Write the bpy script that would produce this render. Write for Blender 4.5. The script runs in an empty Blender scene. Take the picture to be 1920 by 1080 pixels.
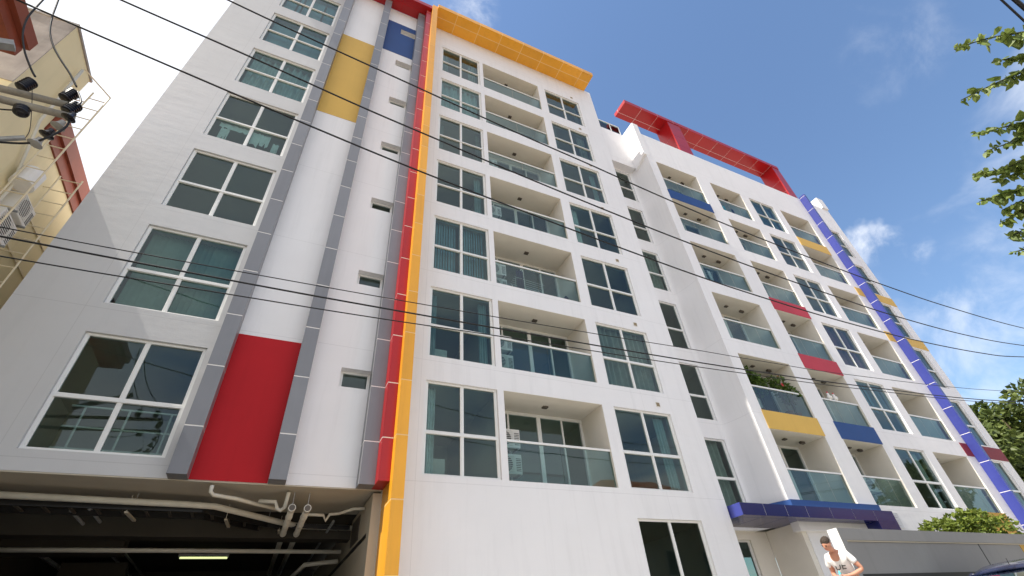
import bpy, math, random
from mathutils import Vector, Matrix

random.seed(7)
R = math.radians
H = 0.6                      # lens height above the street; all z below are measured from the lens
sc = bpy.context.scene
col = sc.collection

# ------------------------------------------------------------------ camera
RIGHT = Vector((0.90604, -0.41753, -0.06997)); DOWN = Vector((0.21154, 0.58862, -0.78023)); FWD = Vector((0.36698, 0.69210, 0.62153))
def camera():
    f = FWD.normalized(); r = (RIGHT - f * RIGHT.dot(f)).normalized(); u = r.cross(f)
    cd = bpy.data.cameras.new('camera'); co = bpy.data.objects.new('camera', cd); col.objects.link(co)
    m = Matrix.Identity(4)
    for i in range(3):
        m[i][0] = r[i]; m[i][1] = u[i]; m[i][2] = -f[i]
    m[2][3] = H
    co.matrix_world = m
    cd.sensor_width = 36.0; cd.lens = 877.33 / 1920 * 36.0
    cd.clip_start = 0.05; cd.clip_end = 3000
    sc.camera = co
camera()

# ------------------------------------------------------------------ sun, sky, exposure
SUN = Vector((-1.0, -0.075, 1.55)).normalized()          # towards the sun
sun_el = math.asin(SUN.z); sun_az = math.atan2(SUN.x, SUN.y)   # azimuth clockwise from +Y
PUFFS = [((0.8325, 0.245, 0.4969), 0.045, 0.7), ((0.7279, 0.0389, 0.6846), 0.07650000000000001, 0.15), ((0.861, 0.1014, 0.4985), 0.07200000000000001, 0.16), ((0.9068, 0.1835, 0.3795), 0.135, 0.3), ((0.9077, 0.265, 0.3255), 0.198, 0.36), ((0.1386, 0.3043, 0.9424), 0.081, 0.5)]
def sky():
    w = bpy.data.worlds.new('World'); sc.world = w; w.use_nodes = True
    nt = w.node_tree; nt.nodes.clear(); N = nt.nodes.new; L = nt.links.new
    out = N('ShaderNodeOutputWorld'); bg = N('ShaderNodeBackground'); bg.inputs[1].default_value = 0.13
    st = N('ShaderNodeTexSky'); st.sky_type = 'NISHITA'; st.sun_disc = False
    st.sun_elevation = sun_el; st.sun_rotation = sun_az
    st.air_density = 1.25; st.dust_density = 0.4; st.ozone_density = 4.5
    tc = N('ShaderNodeTexCoord'); sep = N('ShaderNodeSeparateXYZ'); L(tc.outputs['Generated'], sep.inputs[0])
    def mth(op, a, b=None):
        n = N('ShaderNodeMath'); n.operation = op
        for i, v in enumerate((a, b)):
            if v is None: continue
            if isinstance(v, (int, float)): n.inputs[i].default_value = v
            else: L(v, n.inputs[i])
        return n.outputs[0]
    zz = mth('MAXIMUM', sep.outputs[2], 0.02); zz = mth('ADD', zz, 0.12)
    px = mth('DIVIDE', sep.outputs[0], zz); py = mth('DIVIDE', sep.outputs[1], zz)
    cb = N('ShaderNodeCombineXYZ'); L(px, cb.inputs[0]); L(py, cb.inputs[1])
    n1 = N('ShaderNodeTexNoise'); n1.inputs['Scale'].default_value = 1.25; n1.inputs['Detail'].default_value = 7; n1.inputs['Roughness'].default_value = 0.56; n1.inputs['Distortion'].default_value = 0.5
    L(cb.outputs[0], n1.inputs['Vector'])
    # cloud bank on the sun's side of the sky, broken cloud low down, clear elsewhere
    side = mth('MAXIMUM', mth('MULTIPLY', mth('ADD', sep.outputs[0], -0.14), -0.95), mth('MULTIPLY', mth('ADD', sep.outputs[1], 0.02), -0.30))
    low = mth('MULTIPLY', mth('SUBTRACT', 0.50, sep.outputs[2]), 0.30)
    bias = mth('MAXIMUM', side, low)
    cov = mth('ADD', n1.outputs[0], mth('MULTIPLY', bias, 1.0))
    mr = N('ShaderNodeMapRange'); mr.inputs[1].default_value = 0.57; mr.inputs[2].default_value = 0.84; L(cov, mr.inputs[0])
    mr.interpolation_type = 'SMOOTHSTEP'
    # a few separate small clouds
    n2 = N('ShaderNodeTexNoise'); n2.inputs['Scale'].default_value = 11.0; n2.inputs['Detail'].default_value = 8; n2.inputs['Roughness'].default_value = 0.62; n2.inputs['Distortion'].default_value = 0.35
    L(tc.outputs['Generated'], n2.inputs['Vector']); tot = None
    wv = N('ShaderNodeTexNoise'); wv.inputs['Scale'].default_value = 7.0; wv.inputs['Detail'].default_value = 5; L(tc.outputs['Generated'], wv.inputs['Vector'])
    w1 = N('ShaderNodeVectorMath'); w1.operation = 'SUBTRACT'; L(wv.outputs['Color'], w1.inputs[0]); w1.inputs[1].default_value = (0.5, 0.5, 0.5)
    w2 = N('ShaderNodeVectorMath'); w2.operation = 'SCALE'; L(w1.outputs[0], w2.inputs[0]); w2.inputs['Scale'].default_value = 0.22
    w3 = N('ShaderNodeVectorMath'); w3.operation = 'ADD'; L(tc.outputs['Generated'], w3.inputs[0]); L(w2.outputs[0], w3.inputs[1])
    w4 = N('ShaderNodeVectorMath'); w4.operation = 'NORMALIZE'; L(w3.outputs[0], w4.inputs[0])
    for d, r, amt in PUFFS:
        dp = N('ShaderNodeVectorMath'); dp.operation = 'DOT_PRODUCT'; L(w4.outputs[0], dp.inputs[0]); dp.inputs[1].default_value = d
        q = N('ShaderNodeMapRange'); q.interpolation_type = 'SMOOTHSTEP'; q.inputs[1].default_value = math.cos(r); q.inputs[2].default_value = 1.0; q.inputs[4].default_value = amt; L(dp.outputs['Value'], q.inputs[0])
        tot = q.outputs[0] if tot is None else mth('MAXIMUM', tot, q.outputs[0])
    pf = N('ShaderNodeMapRange'); pf.interpolation_type = 'SMOOTHSTEP'; pf.inputs[1].default_value = 0.36; pf.inputs[2].default_value = 0.78; L(n2.outputs[0], pf.inputs[0])
    pfm = mth('MULTIPLY', pf.outputs[0], mth('MINIMUM', mth('MULTIPLY', tot, 1.35), 0.85))
    cm = mth('MAXIMUM', mr.outputs[0], pfm)
    mx = N('ShaderNodeMix'); mx.data_type = 'RGBA'; L(cm, mx.inputs[0]); L(st.outputs[0], mx.inputs[6])
    mx.inputs[7].default_value = (5.9, 6.1, 6.5, 1)
    L(mx.outputs[2], bg.inputs[0]); L(bg.outputs[0], out.inputs[0])
    ld = bpy.data.lights.new('sun', 'SUN'); ld.energy = 5.0; ld.angle = R(0.53); ld.color = (1.0, 0.94, 0.84)
    lo = bpy.data.objects.new('sun', ld); col.objects.link(lo); lo.location = (-30, -5, 60)
    lo.rotation_euler = (-SUN).to_track_quat('-Z', 'Y').to_euler()
sky()
vs = sc.view_settings; vs.view_transform = 'Standard'; vs.look = 'None'; vs.gamma = 1.0; vs.exposure = 0.62; vs.use_curve_mapping = False
sc.cycles.max_bounces = 8; sc.cycles.transparent_max_bounces = 12; sc.cycles.diffuse_bounces = 4; sc.cycles.glossy_bounces = 4
sc.cycles.use_denoising = True; sc.cycles.sample_clamp_indirect = 8

# ------------------------------------------------------------------ materials
MT = {}
def mat(name, c, rough=0.6, spec=0.4, metal=0.0, var=0.06, vscale=3.0, bump=0.0, bscale=40.0, streak=0.0, coat=0.0, joints=False, wave=0.0, rnd=0.0):
    m = bpy.data.materials.new(name); m.use_nodes = True; nt = m.node_tree; N = nt.nodes.new; L = nt.links.new
    b = nt.nodes['Principled BSDF']
    b.inputs['Roughness'].default_value = rough; b.inputs['Metallic'].default_value = metal
    b.inputs['Specular IOR Level'].default_value = spec
    if coat: b.inputs['Coat Weight'].default_value = coat; b.inputs['Coat Roughness'].default_value = 0.08
    tc = N('ShaderNodeNewGeometry')
    no = N('ShaderNodeTexNoise'); no.inputs['Scale'].default_value = vscale; no.inputs['Detail'].default_value = 5; no.inputs['Roughness'].default_value = 0.6
    L(tc.outputs['Position'], no.inputs['Vector'])
    mr = N('ShaderNodeMapRange'); mr.inputs[1].default_value = 0.3; mr.inputs[2].default_value = 0.7
    mr.inputs[3].default_value = 1 - var; mr.inputs[4].default_value = 1 + var; L(no.outputs[0], mr.inputs[0])
    fac = mr.outputs[0]
    def mul(a, bb):
        n = N('ShaderNodeMath'); n.operation = 'MULTIPLY'; L(a, n.inputs[0])
        if isinstance(bb, float): n.inputs[1].default_value = bb
        else: L(bb, n.inputs[1])
        return n.outputs[0]
    if streak:      # rain streaks running down the wall
        mp = N('ShaderNodeMapping'); mp.inputs['Scale'].default_value = (2.2, 2.2, 0.16); L(tc.outputs['Position'], mp.inputs[0])
        n2 = N('ShaderNodeTexNoise'); n2.inputs['Scale'].default_value = 2.4; n2.inputs['Detail'].default_value = 6; n2.inputs['Roughness'].default_value = 0.65; L(mp.outputs[0], n2.inputs['Vector'])
        m2 = N('ShaderNodeMapRange'); m2.inputs[1].default_value = 0.50; m2.inputs[2].default_value = 0.80; m2.inputs[3].default_value = 1.0; m2.inputs[4].default_value = 1 - streak; L(n2.outputs[0], m2.inputs[0])
        fac = mul(fac, m2.outputs[0])
    if rnd:         # panels never match exactly
        oi = N('ShaderNodeObjectInfo'); r3 = N('ShaderNodeMapRange'); r3.inputs[3].default_value = 1 - rnd; r3.inputs[4].default_value = 1 + rnd; L(oi.outputs['Random'], r3.inputs[0]); fac = mul(fac, r3.outputs[0])
    jm = None
    if joints:      # fine plaster movement joints
        sp = N('ShaderNodeSeparateXYZ'); L(tc.outputs['Position'], sp.inputs[0])
        def line(src, off, period, wd):
            a = N('ShaderNodeMath'); a.operation = 'ADD'; L(src, a.inputs[0]); a.inputs[1].default_value = off
            p = N('ShaderNodeMath'); p.operation = 'PINGPONG'; L(a.outputs[0], p.inputs[0]); p.inputs[1].default_value = period / 2
            q = N('ShaderNodeMapRange'); q.inputs[1].default_value = wd * 0.5; q.inputs[2].default_value = wd; q.inputs[3].default_value = 1; q.inputs[4].default_value = 0; L(p.outputs[0], q.inputs[0])
            return q.outputs[0]
        l1 = line(sp.outputs[2], -(3.08 + H) + 29.2, 2.92, 0.009)
        l2 = line(sp.outputs[0], 4.12 + 67.3, 6.73, 0.007)
        mxn = N('ShaderNodeMath'); mxn.operation = 'MAXIMUM'; L(l1, mxn.inputs[0]); L(l2, mxn.inputs[1]); jm = mxn.outputs[0]
        k = N('ShaderNodeMapRange'); k.inputs[3].default_value = 1.0; k.inputs[4].default_value = 0.86; L(jm, k.inputs[0])
        fac = mul(fac, k.outputs[0])
    rgb = N('ShaderNodeMix'); rgb.data_type = 'RGBA'; rgb.blend_type = 'MULTIPLY'; rgb.inputs[0].default_value = 1.0
    rgb.inputs[6].default_value = (*c, 1); cc = N('ShaderNodeCombineColor')
    for i in range(3): L(fac, cc.inputs[i])
    L(cc.outputs[0], rgb.inputs[7]); L(rgb.outputs[2], b.inputs['Base Color'])
    if bump or wave:
        bn = N('ShaderNodeTexNoise'); bn.inputs['Scale'].default_value = bscale; bn.inputs['Detail'].default_value = 4; L(tc.outputs['Position'], bn.inputs['Vector'])
        bp = N('ShaderNodeBump'); bp.inputs['Strength'].default_value = bump; bp.inputs['Distance'].default_value = 0.01
        L(bn.outputs[0], bp.inputs['Height']); last = bp
        if wave:    # trowelled plaster unevenness
            mp = N('ShaderNodeMapping'); mp.inputs['Scale'].default_value = (0.7, 0.7, 2.0); L(tc.outputs['Position'], mp.inputs[0])
            wn = N('ShaderNodeTexNoise'); wn.inputs['Scale'].default_value = 2.2; wn.inputs['Detail'].default_value = 3; L(mp.outputs[0], wn.inputs['Vector'])
            wp = N('ShaderNodeBump'); wp.inputs['Strength'].default_value = wave; wp.inputs['Distance'].default_value = 0.05
            L(wn.outputs[0], wp.inputs['Height']); L(bp.outputs[0], wp.inputs['Normal']); last = wp
        L(last.outputs[0], b.inputs['Normal'])
    MT[name] = m
    return m

def glass(name, tint, refl, ior=1.55, base=0.04):
    m = bpy.data.materials.new(name); m.use_nodes = True; nt = m.node_tree; nt.nodes.clear(); N = nt.nodes.new; L = nt.links.new
    out = N('ShaderNodeOutputMaterial'); tr = N('ShaderNodeBsdfTransparent'); tr.inputs[0].default_value = (*tint, 1)
    gl = N('ShaderNodeBsdfGlossy'); gl.inputs['Roughness'].default_value = 0.015; gl.inputs[0].default_value = (*refl, 1)
    fr = N('ShaderNodeFresnel'); fr.inputs[0].default_value = ior
    ad = N('ShaderNodeMath'); ad.operation = 'ADD'; ad.inputs[1].default_value = base; ad.use_clamp = True; L(fr.outputs[0], ad.inputs[0])
    # float glass is never perfectly flat
    g = N('ShaderNodeNewGeometry'); no = N('ShaderNodeTexNoise'); no.inputs['Scale'].default_value = 0.8; no.inputs['Detail'].default_value = 1; L(g.outputs['Position'], no.inputs['Vector'])
    bp = N('ShaderNodeBump'); bp.inputs['Strength'].default_value = 0.12; bp.inputs['Distance'].default_value = 0.04; L(no.outputs[0], bp.inputs['Height']); L(bp.outputs[0], gl.inputs['Normal'])
    mx = N('ShaderNodeMixShader'); L(ad.outputs[0], mx.inputs[0]); L(tr.outputs[0], mx.inputs[1]); L(gl.outputs[0], mx.inputs[2]); L(mx.outputs[0], out.inputs[0])
    MT[name] = m

def emit(name, c, s):
    m = bpy.data.materials.new(name); m.use_nodes = True; b = m.node_tree.nodes['Principled BSDF']
    b.inputs['Base Color'].default_value = (*c, 1); b.inputs['Emission Color'].default_value = (*c, 1); b.inputs['Emission Strength'].default_value = s
    MT[name] = m

def foliage(name, c1, c2):
    m = bpy.data.materials.new(name); m.use_nodes = True; nt = m.node_tree; N = nt.nodes.new; L = nt.links.new
    b = nt.nodes['Principled BSDF']; b.inputs['Roughness'].default_value = 0.5; b.inputs['Specular IOR Level'].default_value = 0.35
    g = N('ShaderNodeNewGeometry'); no = N('ShaderNodeTexNoise'); no.inputs['Scale'].default_value = 2.2; no.inputs['Detail'].default_value = 4; L(g.outputs['Position'], no.inputs['Vector'])
    ad = N('ShaderNodeMath'); ad.operation = 'ADD'; L(g.outputs['Random Per Island'], ad.inputs[0]); L(no.outputs[0], ad.inputs[1])
    mr = N('ShaderNodeMapRange'); mr.inputs[1].default_value = 0.3; mr.inputs[2].default_value = 1.4; L(ad.outputs[0], mr.inputs[0])
    mx = N('ShaderNodeMix'); mx.data_type = 'RGBA'; L(mr.outputs[0], mx.inputs[0]); mx.inputs[6].default_value = (*c1, 1); mx.inputs[7].default_value = (*c2, 1)
    L(mx.outputs[2], b.inputs['Base Color'])
    tl = N('ShaderNodeBsdfTranslucent'); L(mx.outputs[2], tl.inputs[0]); ms = N('ShaderNodeMixShader'); ms.inputs[0].default_value = 0.3
    o = nt.nodes['Material Output']; L(b.outputs[0], ms.inputs[1]); L(tl.outputs[0], ms.inputs[2]); L(ms.outputs[0], o.inputs[0])
    MT[name] = m

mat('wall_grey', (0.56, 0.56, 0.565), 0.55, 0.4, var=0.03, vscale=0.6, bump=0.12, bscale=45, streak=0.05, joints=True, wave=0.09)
mat('wall', (0.83, 0.82, 0.83), 0.62, 0.35, var=0.025, vscale=0.6, bump=0.12, bscale=45, streak=0.08, joints=True, wave=0.12)
mat('reveal', (0.78, 0.76, 0.72), 0.7, 0.3, var=0.03, vscale=1.5, bump=0.2, bscale=60, streak=0.05)
mat('balcony', (0.78, 0.735, 0.655), 0.75, 0.3, var=0.04, vscale=1.2, bump=0.15, bscale=60)
mat('room', (0.62, 0.60, 0.54), 0.85, 0.2, var=0.06, vscale=0.8)
mat('frame', (0.80, 0.80, 0.78), 0.35, 0.5, var=0.02)
mat('rail', (0.80, 0.79, 0.77), 0.3, 0.5, var=0.03)
mat('grey', (0.200, 0.205, 0.225), 0.34, 0.5, var=0.05, vscale=1.2, streak=0.12, rnd=0.07, bump=0.03, bscale=2.0)
mat('red_clad', (0.37, 0.008, 0.010), 0.30, 0.45, var=0.04, vscale=1.0, streak=0.12, rnd=0.07, bump=0.03, bscale=2.0)
mat('yellow_clad', (0.80, 0.37, 0.022), 0.32, 0.5, var=0.04, vscale=1.0, streak=0.12, rnd=0.07, bump=0.03, bscale=2.0)
mat('blue_clad', (0.045, 0.058, 0.28), 0.30, 0.45, var=0.05, vscale=1.0, streak=0.12, rnd=0.07, bump=0.03, bscale=2.0)
mat('navy_clad', (0.010, 0.014, 0.105), 0.20, 0.5, var=0.06, vscale=1.2, rnd=0.07, bump=0.03, bscale=2.0)
mat('joint', (0.86, 0.83, 0.80), 0.6, 0.3, var=0.05)
mat('yellow_joint', (0.88, 0.62, 0.30), 0.6, 0.3, var=0.05)
mat('red_paint', (0.47, 0.012, 0.018), 0.6, 0.2, var=0.05, vscale=0.7, bump=0.2, bscale=60, streak=0.08)
mat('red_light_paint', (0.48, 0.035, 0.055), 0.55, 0.35, var=0.06, vscale=0.7, bump=0.2, bscale=60)
mat('maroon_paint', (0.22, 0.022, 0.03), 0.55, 0.35, var=0.06, vscale=0.7, bump=0.2, bscale=60)
mat('yellow_paint', (0.68, 0.43, 0.095), 0.6, 0.35, var=0.05, vscale=0.7, bump=0.2, bscale=60, streak=0.06)
mat('ochre_paint', (0.48, 0.28, 0.05), 0.6, 0.35, var=0.07, vscale=0.8, bump=0.2, bscale=60)
mat('blue_paint', (0.016, 0.062, 0.22), 0.55, 0.35, var=0.06, vscale=0.7, bump=0.2, bscale=60)
mat('pale_joint', (0.62, 0.62, 0.62), 0.6, 0.3)
glass('window_glass', (0.60, 0.76, 0.72), (0.80, 0.91, 0.92), 1.32, 0.04)
glass('rail_glass', (0.44, 0.62, 0.60), (0.85, 0.93, 0.95), 1.38, 0.04)
glass('dark_glass', (0.22, 0.30, 0.27), (0.80, 0.90, 0.90), 1.25, 0.01)
mat('blind', (0.26, 0.33, 0.30), 0.8, 0.2, var=0.08, vscale=6)
mat('blue_blind', (0.24, 0.38, 0.46), 0.8, 0.2, var=0.08, vscale=6)
mat('curtain', (0.40, 0.50, 0.52), 0.85, 0.2, var=0.08, vscale=5)
mat('grey_curtain', (0.34, 0.35, 0.33), 0.85, 0.2, var=0.12, vscale=5)
mat('purple_curtain', (0.30, 0.12, 0.18), 0.85, 0.2, var=0.12, vscale=5)
mat('paper', (0.62, 0.68, 0.68), 0.8, 0.2, var=0.1, vscale=8)
mat('ac_body', (0.74, 0.72, 0.68), 0.45, 0.4, var=0.05)
mat('ac_dark', (0.05, 0.05, 0.05), 0.6, 0.3)
mat('vent_brown', (0.27, 0.21, 0.13), 0.7, 0.3)
mat('lamp_dark', (0.10, 0.085, 0.07), 0.5, 0.4)
mat('soffit', (0.50, 0.45, 0.36), 0.8, 0.25, var=0.08, vscale=0.8, bump=0.1, bscale=40)
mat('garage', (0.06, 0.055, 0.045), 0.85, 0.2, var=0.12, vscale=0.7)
mat('pvc', (0.66, 0.63, 0.54), 0.45, 0.4, var=0.08, vscale=4)
mat('black', (0.012, 0.012, 0.013), 0.45, 0.4, var=0.1)
mat('cable', (0.010, 0.010, 0.011), 0.5, 0.35, var=0.1)
mat('porcelain', (0.012, 0.010, 0.012), 0.22, 0.6)
mat('grey_porcelain', (0.30, 0.29, 0.27), 0.25, 0.6)
mat('galvanised', (0.33, 0.34, 0.34), 0.5, 0.5, metal=0.6, var=0.2, vscale=9)
mat('concrete', (0.40, 0.38, 0.34), 0.85, 0.25, var=0.15, vscale=4, bump=0.4, bscale=30)
mat('crossarm', (0.27, 0.245, 0.20), 0.8, 0.25, var=0.22, vscale=9, bump=0.4, bscale=50)
mat('road_concrete', (0.33, 0.315, 0.29), 0.9, 0.25, var=0.15, vscale=0.8, bump=0.4, bscale=80)
mat('asphalt', (0.055, 0.055, 0.056), 0.9, 0.25, var=0.2, vscale=2, bump=0.5, bscale=120)
mat('paving', (0.42, 0.40, 0.37), 0.85, 0.25, var=0.12, vscale=1.2, bump=0.3, bscale=60)
mat('earth', (0.22, 0.19, 0.14), 0.95, 0.15, var=0.2, vscale=0.3)
mat('cream', (0.76, 0.66, 0.42), 0.75, 0.3, var=0.05, vscale=0.8, bump=0.2, bscale=40, streak=0.08)
mat('stain', (0.36, 0.32, 0.29), 0.85, 0.25, var=0.22, vscale=2.2, bump=0.3, bscale=30, streak=0.2)
mat('brown', (0.22, 0.050, 0.026), 0.5, 0.4, var=0.12, vscale=3)
mat('cream_steel', (0.70, 0.60, 0.42), 0.5, 0.4, var=0.08, vscale=6)
mat('tile', (0.42, 0.12, 0.045), 0.75, 0.3, var=0.25, vscale=5, bump=0.5, bscale=6)
mat('grey_wall', (0.235, 0.232, 0.230), 0.6, 0.35, var=0.05, vscale=0.9, bump=0.15, bscale=60, streak=0.10)
mat('bark', (0.10, 0.075, 0.05), 0.9, 0.2, var=0.3, vscale=8, bump=0.6, bscale=30)
mat('twig', (0.055, 0.06, 0.03), 0.8, 0.2, var=0.2, vscale=12)
foliage('leaf', (0.030, 0.055, 0.014), (0.16, 0.20, 0.050))
foliage('bush_leaf', (0.045, 0.085, 0.014), (0.22, 0.27, 0.045))
foliage('near_leaf', (0.060, 0.110, 0.020), (0.25, 0.31, 0.075))
foliage('pot_leaf', (0.035, 0.075, 0.015), (0.15, 0.24, 0.045))
mat('skin', (0.52, 0.25, 0.165), 0.55, 0.4, var=0.07, vscale=25)
mat('hair', (0.045, 0.032, 0.024), 0.7, 0.3, var=0.35, vscale=60)
mat('shirt', (0.78, 0.77, 0.76), 0.85, 0.2, var=0.05, vscale=14, bump=0.5, bscale=25)
mat('shorts', (0.20, 0.22, 0.26), 0.85, 0.2, var=0.1, vscale=12)
mat('cyan_cloth', (0.10, 0.55, 0.62), 0.8, 0.2)
mat('car_paint', (0.012, 0.018, 0.055), 0.22, 0.6, coat=0.8, var=0.02)
mat('rubber', (0.02, 0.02, 0.02), 0.8, 0.2)
mat('chrome', (0.6, 0.6, 0.6), 0.25, 0.5, metal=0.9)
mat('lens_red', (0.4, 0.01, 0.01), 0.2, 0.5)
mat('lens_clear', (0.75, 0.78, 0.8), 0.1, 0.6)
mat('terracotta', (0.30, 0.12, 0.06), 0.8, 0.3)
mat('flower', (0.62, 0.05, 0.07), 0.7, 0.3)
mat('toy_white', (0.8, 0.78, 0.75), 0.5, 0.4)
mat('notice', (0.62, 0.63, 0.66), 0.3, 0.5, var=0.05)
mat('notice_ink', (0.36, 0.32, 0.36), 0.6, 0.3)
emit('tube_light', (0.80, 0.88, 0.42), 0.75)

# ------------------------------------------------------------------ mesh helpers
WP = {}     # lens-relative place of every object
class MB:
    def __init__(self): self.v = []; self.f = []
    def box(self, x0, x1, y0, y1, z0, z1):
        b = len(self.v)
        self.v += [(x, y, z) for z in (z0, z1) for y in (y0, y1) for x in (x0, x1)]
        self.f += [tuple(b + i for i in q) for q in ((0, 2, 3, 1), (4, 5, 7, 6), (0, 1, 5, 4), (1, 3, 7, 5), (3, 2, 6, 7), (2, 0, 4, 6))]
        return self
    def quad(self, *p):
        b = len(self.v); self.v += [tuple(q) for q in p]; self.f.append(tuple(range(b, b + len(p)))); return self
    def prism(self, outline, h, axis):
        """outline: list of 3-D points, extruded by vector h"""
        n = len(outline); b = len(self.v); h = Vector(h)
        self.v += [tuple(p) for p in outline] + [tuple(Vector(p) + h) for p in outline]
        self.f.append(tuple(range(b, b + n))); self.f.append(tuple(b + n + i for i in reversed(range(n))))
        for i in range(n): j = (i + 1) % n; self.f.append((b + i, b + n + i, b + n + j, b + j))
        return self
    def tube(self, path, r, n=8, cap=True):
        P = [Vector(p) for p in path]; rs = r if isinstance(r, (list, tuple)) else [r] * len(P)
        t0 = (P[1] - P[0]).normalized(); a = t0.orthogonal().normalized(); base = len(self.v)
        for i, p in enumerate(P):
            t = (P[min(i + 1, len(P) - 1)] - P[max(i - 1, 0)])
            t = t.normalized() if t.length > 1e-9 else t0
            a = (a - t * a.dot(t)); a = a.normalized() if a.length > 1e-6 else t.orthogonal().normalized(); bb = t.cross(a)
            for k in range(n):
                w = 2 * math.pi * k / n
                self.v.append(tuple(p + (a * math.cos(w) + bb * math.sin(w)) * rs[i]))
        for i in range(len(P) - 1):
            for k in range(n):
                s = base + i * n; k2 = (k + 1) % n
                self.f.append((s + k, s + k2, s + n + k2, s + n + k))
        if cap:
            self.f.append(tuple(base + k for k in reversed(range(n)))); e = base + (len(P) - 1) * n; self.f.append(tuple(e + k for k in range(n)))
        return self
    def bar(self, a, b, w, h=None):
        """rectangular bar between two points"""
        a = Vector(a); b = Vector(b); h = h or w; t = (b - a).normalized()
        up = Vector((0, 0, 1)) if abs(t.z) < 0.95 else Vector((1, 0, 0))
        s = t.cross(up).normalized() * w / 2; u = s.cross(t).normalized() * h / 2; k = len(self.v)
        for p in (a, b): self.v += [tuple(p + s + u), tuple(p - s + u), tuple(p - s - u), tuple(p + s - u)]
        self.f += [tuple(k + i for i in q) for q in ((0, 1, 2, 3), (7, 6, 5, 4), (0, 4, 5, 1), (1, 5, 6, 2), (2, 6, 7, 3), (3, 7, 4, 0))]
        return self
    def lathe(self, c, axis, prof, n=14):
        axis = Vector(axis).normalized(); a = axis.orthogonal().normalized(); bb = axis.cross(a); c = Vector(c); base = len(self.v)
        for h, r in prof:
            for k in range(n):
                w = 2 * math.pi * k / n; self.v.append(tuple(c + axis * h + (a * math.cos(w) + bb * math.sin(w)) * r))
        for i in range(len(prof) - 1):
            for k in range(n):
                s = base + i * n; k2 = (k + 1) % n; self.f.append((s + k, s + k2, s + n + k2, s + n + k))
        self.f.append(tuple(base + k for k in reversed(range(n)))); e = base + (len(prof) - 1) * n; self.f.append(tuple(e + k for k in range(n)))
        return self
    def mesh(self, name, m, smooth=False, shift=None):
        me = bpy.data.meshes.new(name)
        vv = self.v if shift is None else [(x - shift[0], y - shift[1], z - shift[2]) for x, y, z in self.v]
        me.from_pydata(vv, [], self.f); me.materials.append(MT[m])
        if smooth:
            for p in me.polygons: p.use_smooth = True
        me.validate(); me.update()
        return me
    def build(self, name, m, parent=None, org=None, smooth=False):
        """vertices are lens-relative; the object's origin goes to org"""
        if org is None:
            xs = [v[0] for v in self.v]; ys = [v[1] for v in self.v]; zs = [v[2] for v in self.v]
            org = ((min(xs) + max(xs)) / 2, (min(ys) + max(ys)) / 2, min(zs))
        return put(name, self.mesh(name, m, smooth, org), org, parent)
def put(name, me, loc, parent=None):
    o = bpy.data.objects.new(name, me); col.objects.link(o); WP[o.name] = tuple(loc)
    if parent is not None:
        o.parent = parent; p = WP[parent.name]; o.location = (loc[0] - p[0], loc[1] - p[1], loc[2] - p[2])
    else: o.location = (loc[0], loc[1], loc[2] + H)
    return o
def empty(name, loc): return put(name, None, loc)
def tag(o, label=None, cat=None, group=None, kind=None):
    if label: o['label'] = label
    if cat: o['category'] = cat
    if group: o['group'] = group
    if kind: o['kind'] = kind
    return o
CACHE = {}
def shared(key, fn):
    if key not in CACHE: CACHE[key] = fn()
    return CACHE[key]
def bevel(o, w=0.01, seg=2):
    m = o.modifiers.new('bevel', 'BEVEL'); m.width = w; m.segments = seg; m.limit_method = 'ANGLE'; return o
GZ = -H
def struct(o): o['kind'] = 'structure'; return o

# ------------------------------------------------------------------ ground
g = MB(); g.quad((-900, -900, GZ - 0.012), (900, -900, GZ - 0.012), (900, 900, GZ - 0.012), (-900, 900, GZ - 0.012)); struct(g.build('ground', 'earth'))
g = MB(); g.box(-120, 140, -3.4, 5.2, GZ - 0.2, GZ); struct(g.build('road', 'road_concrete'))
g = MB(); g.box(-120, 140, 5.35, 24.0, GZ - 0.2, GZ + 0.10); struct(g.build('forecourt', 'paving'))
g = MB(); g.box(-120, 140, 5.20, 5.347, GZ - 0.2, GZ + 0.13); struct(g.build('kerb', 'concrete'))
g = MB(); g.box(-120, 140, -5.2, -3.4, GZ - 0.2, GZ + 0.11); struct(g.build('pavement', 'paving'))

# ------------------------------------------------------------------ the apartment building
FY = 10.0
T1, B1, ST = 5.457, 3.211, 2.920
def T(k): return T1 + ST * (k - 1)
def B(k): return B1 + ST * (k - 1)
root = empty('apartment_building', (11.0, 10.0, GZ))
tag(root, 'tall white apartment building with red, yellow, blue and grey trim and glass balconies', 'building')

def wall_holes(name, x0, x1, z0, z1, holes, y=FY, th=0.26, m='wall', parent=root):
    xs = sorted({x0, x1, *[h[0] for h in holes], *[h[1] for h in holes]}); zs = sorted({z0, z1, *[h[2] for h in holes], *[h[3] for h in holes]})
    mb = MB()
    def solid(i, j):
        if not (0 <= i < len(xs) - 1 and 0 <= j < len(zs) - 1): return False
        cx = (xs[i] + xs[i + 1]) / 2; cz = (zs[j] + zs[j + 1]) / 2
        return not any(h[0] < cx < h[1] and h[2] < cz < h[3] for h in holes)
    for i in range(len(xs) - 1):
        for j in range(len(zs) - 1):
            if not solid(i, j): continue
            a, b, c, d = xs[i], xs[i + 1], zs[j], zs[j + 1]
            mb.quad((a, y, c), (b, y, c), (b, y, d), (a, y, d)); mb.quad((a, y + th, d), (b, y + th, d), (b, y + th, c), (a, y + th, c))
            if not solid(i - 1, j): mb.quad((a, y, d), (a, y + th, d), (a, y + th, c), (a, y, c))
            if not solid(i + 1, j): mb.quad((b, y, c), (b, y + th, c), (b, y + th, d), (b, y, d))
            if not solid(i, j - 1): mb.quad((a, y, c), (a, y + th, c), (b, y + th, c), (b, y, c))
            if not solid(i, j + 1): mb.quad((a, y, d), (b, y, d), (b, y + th, d), (a, y + th, d))
    return mb.build(name, m, parent)

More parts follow.
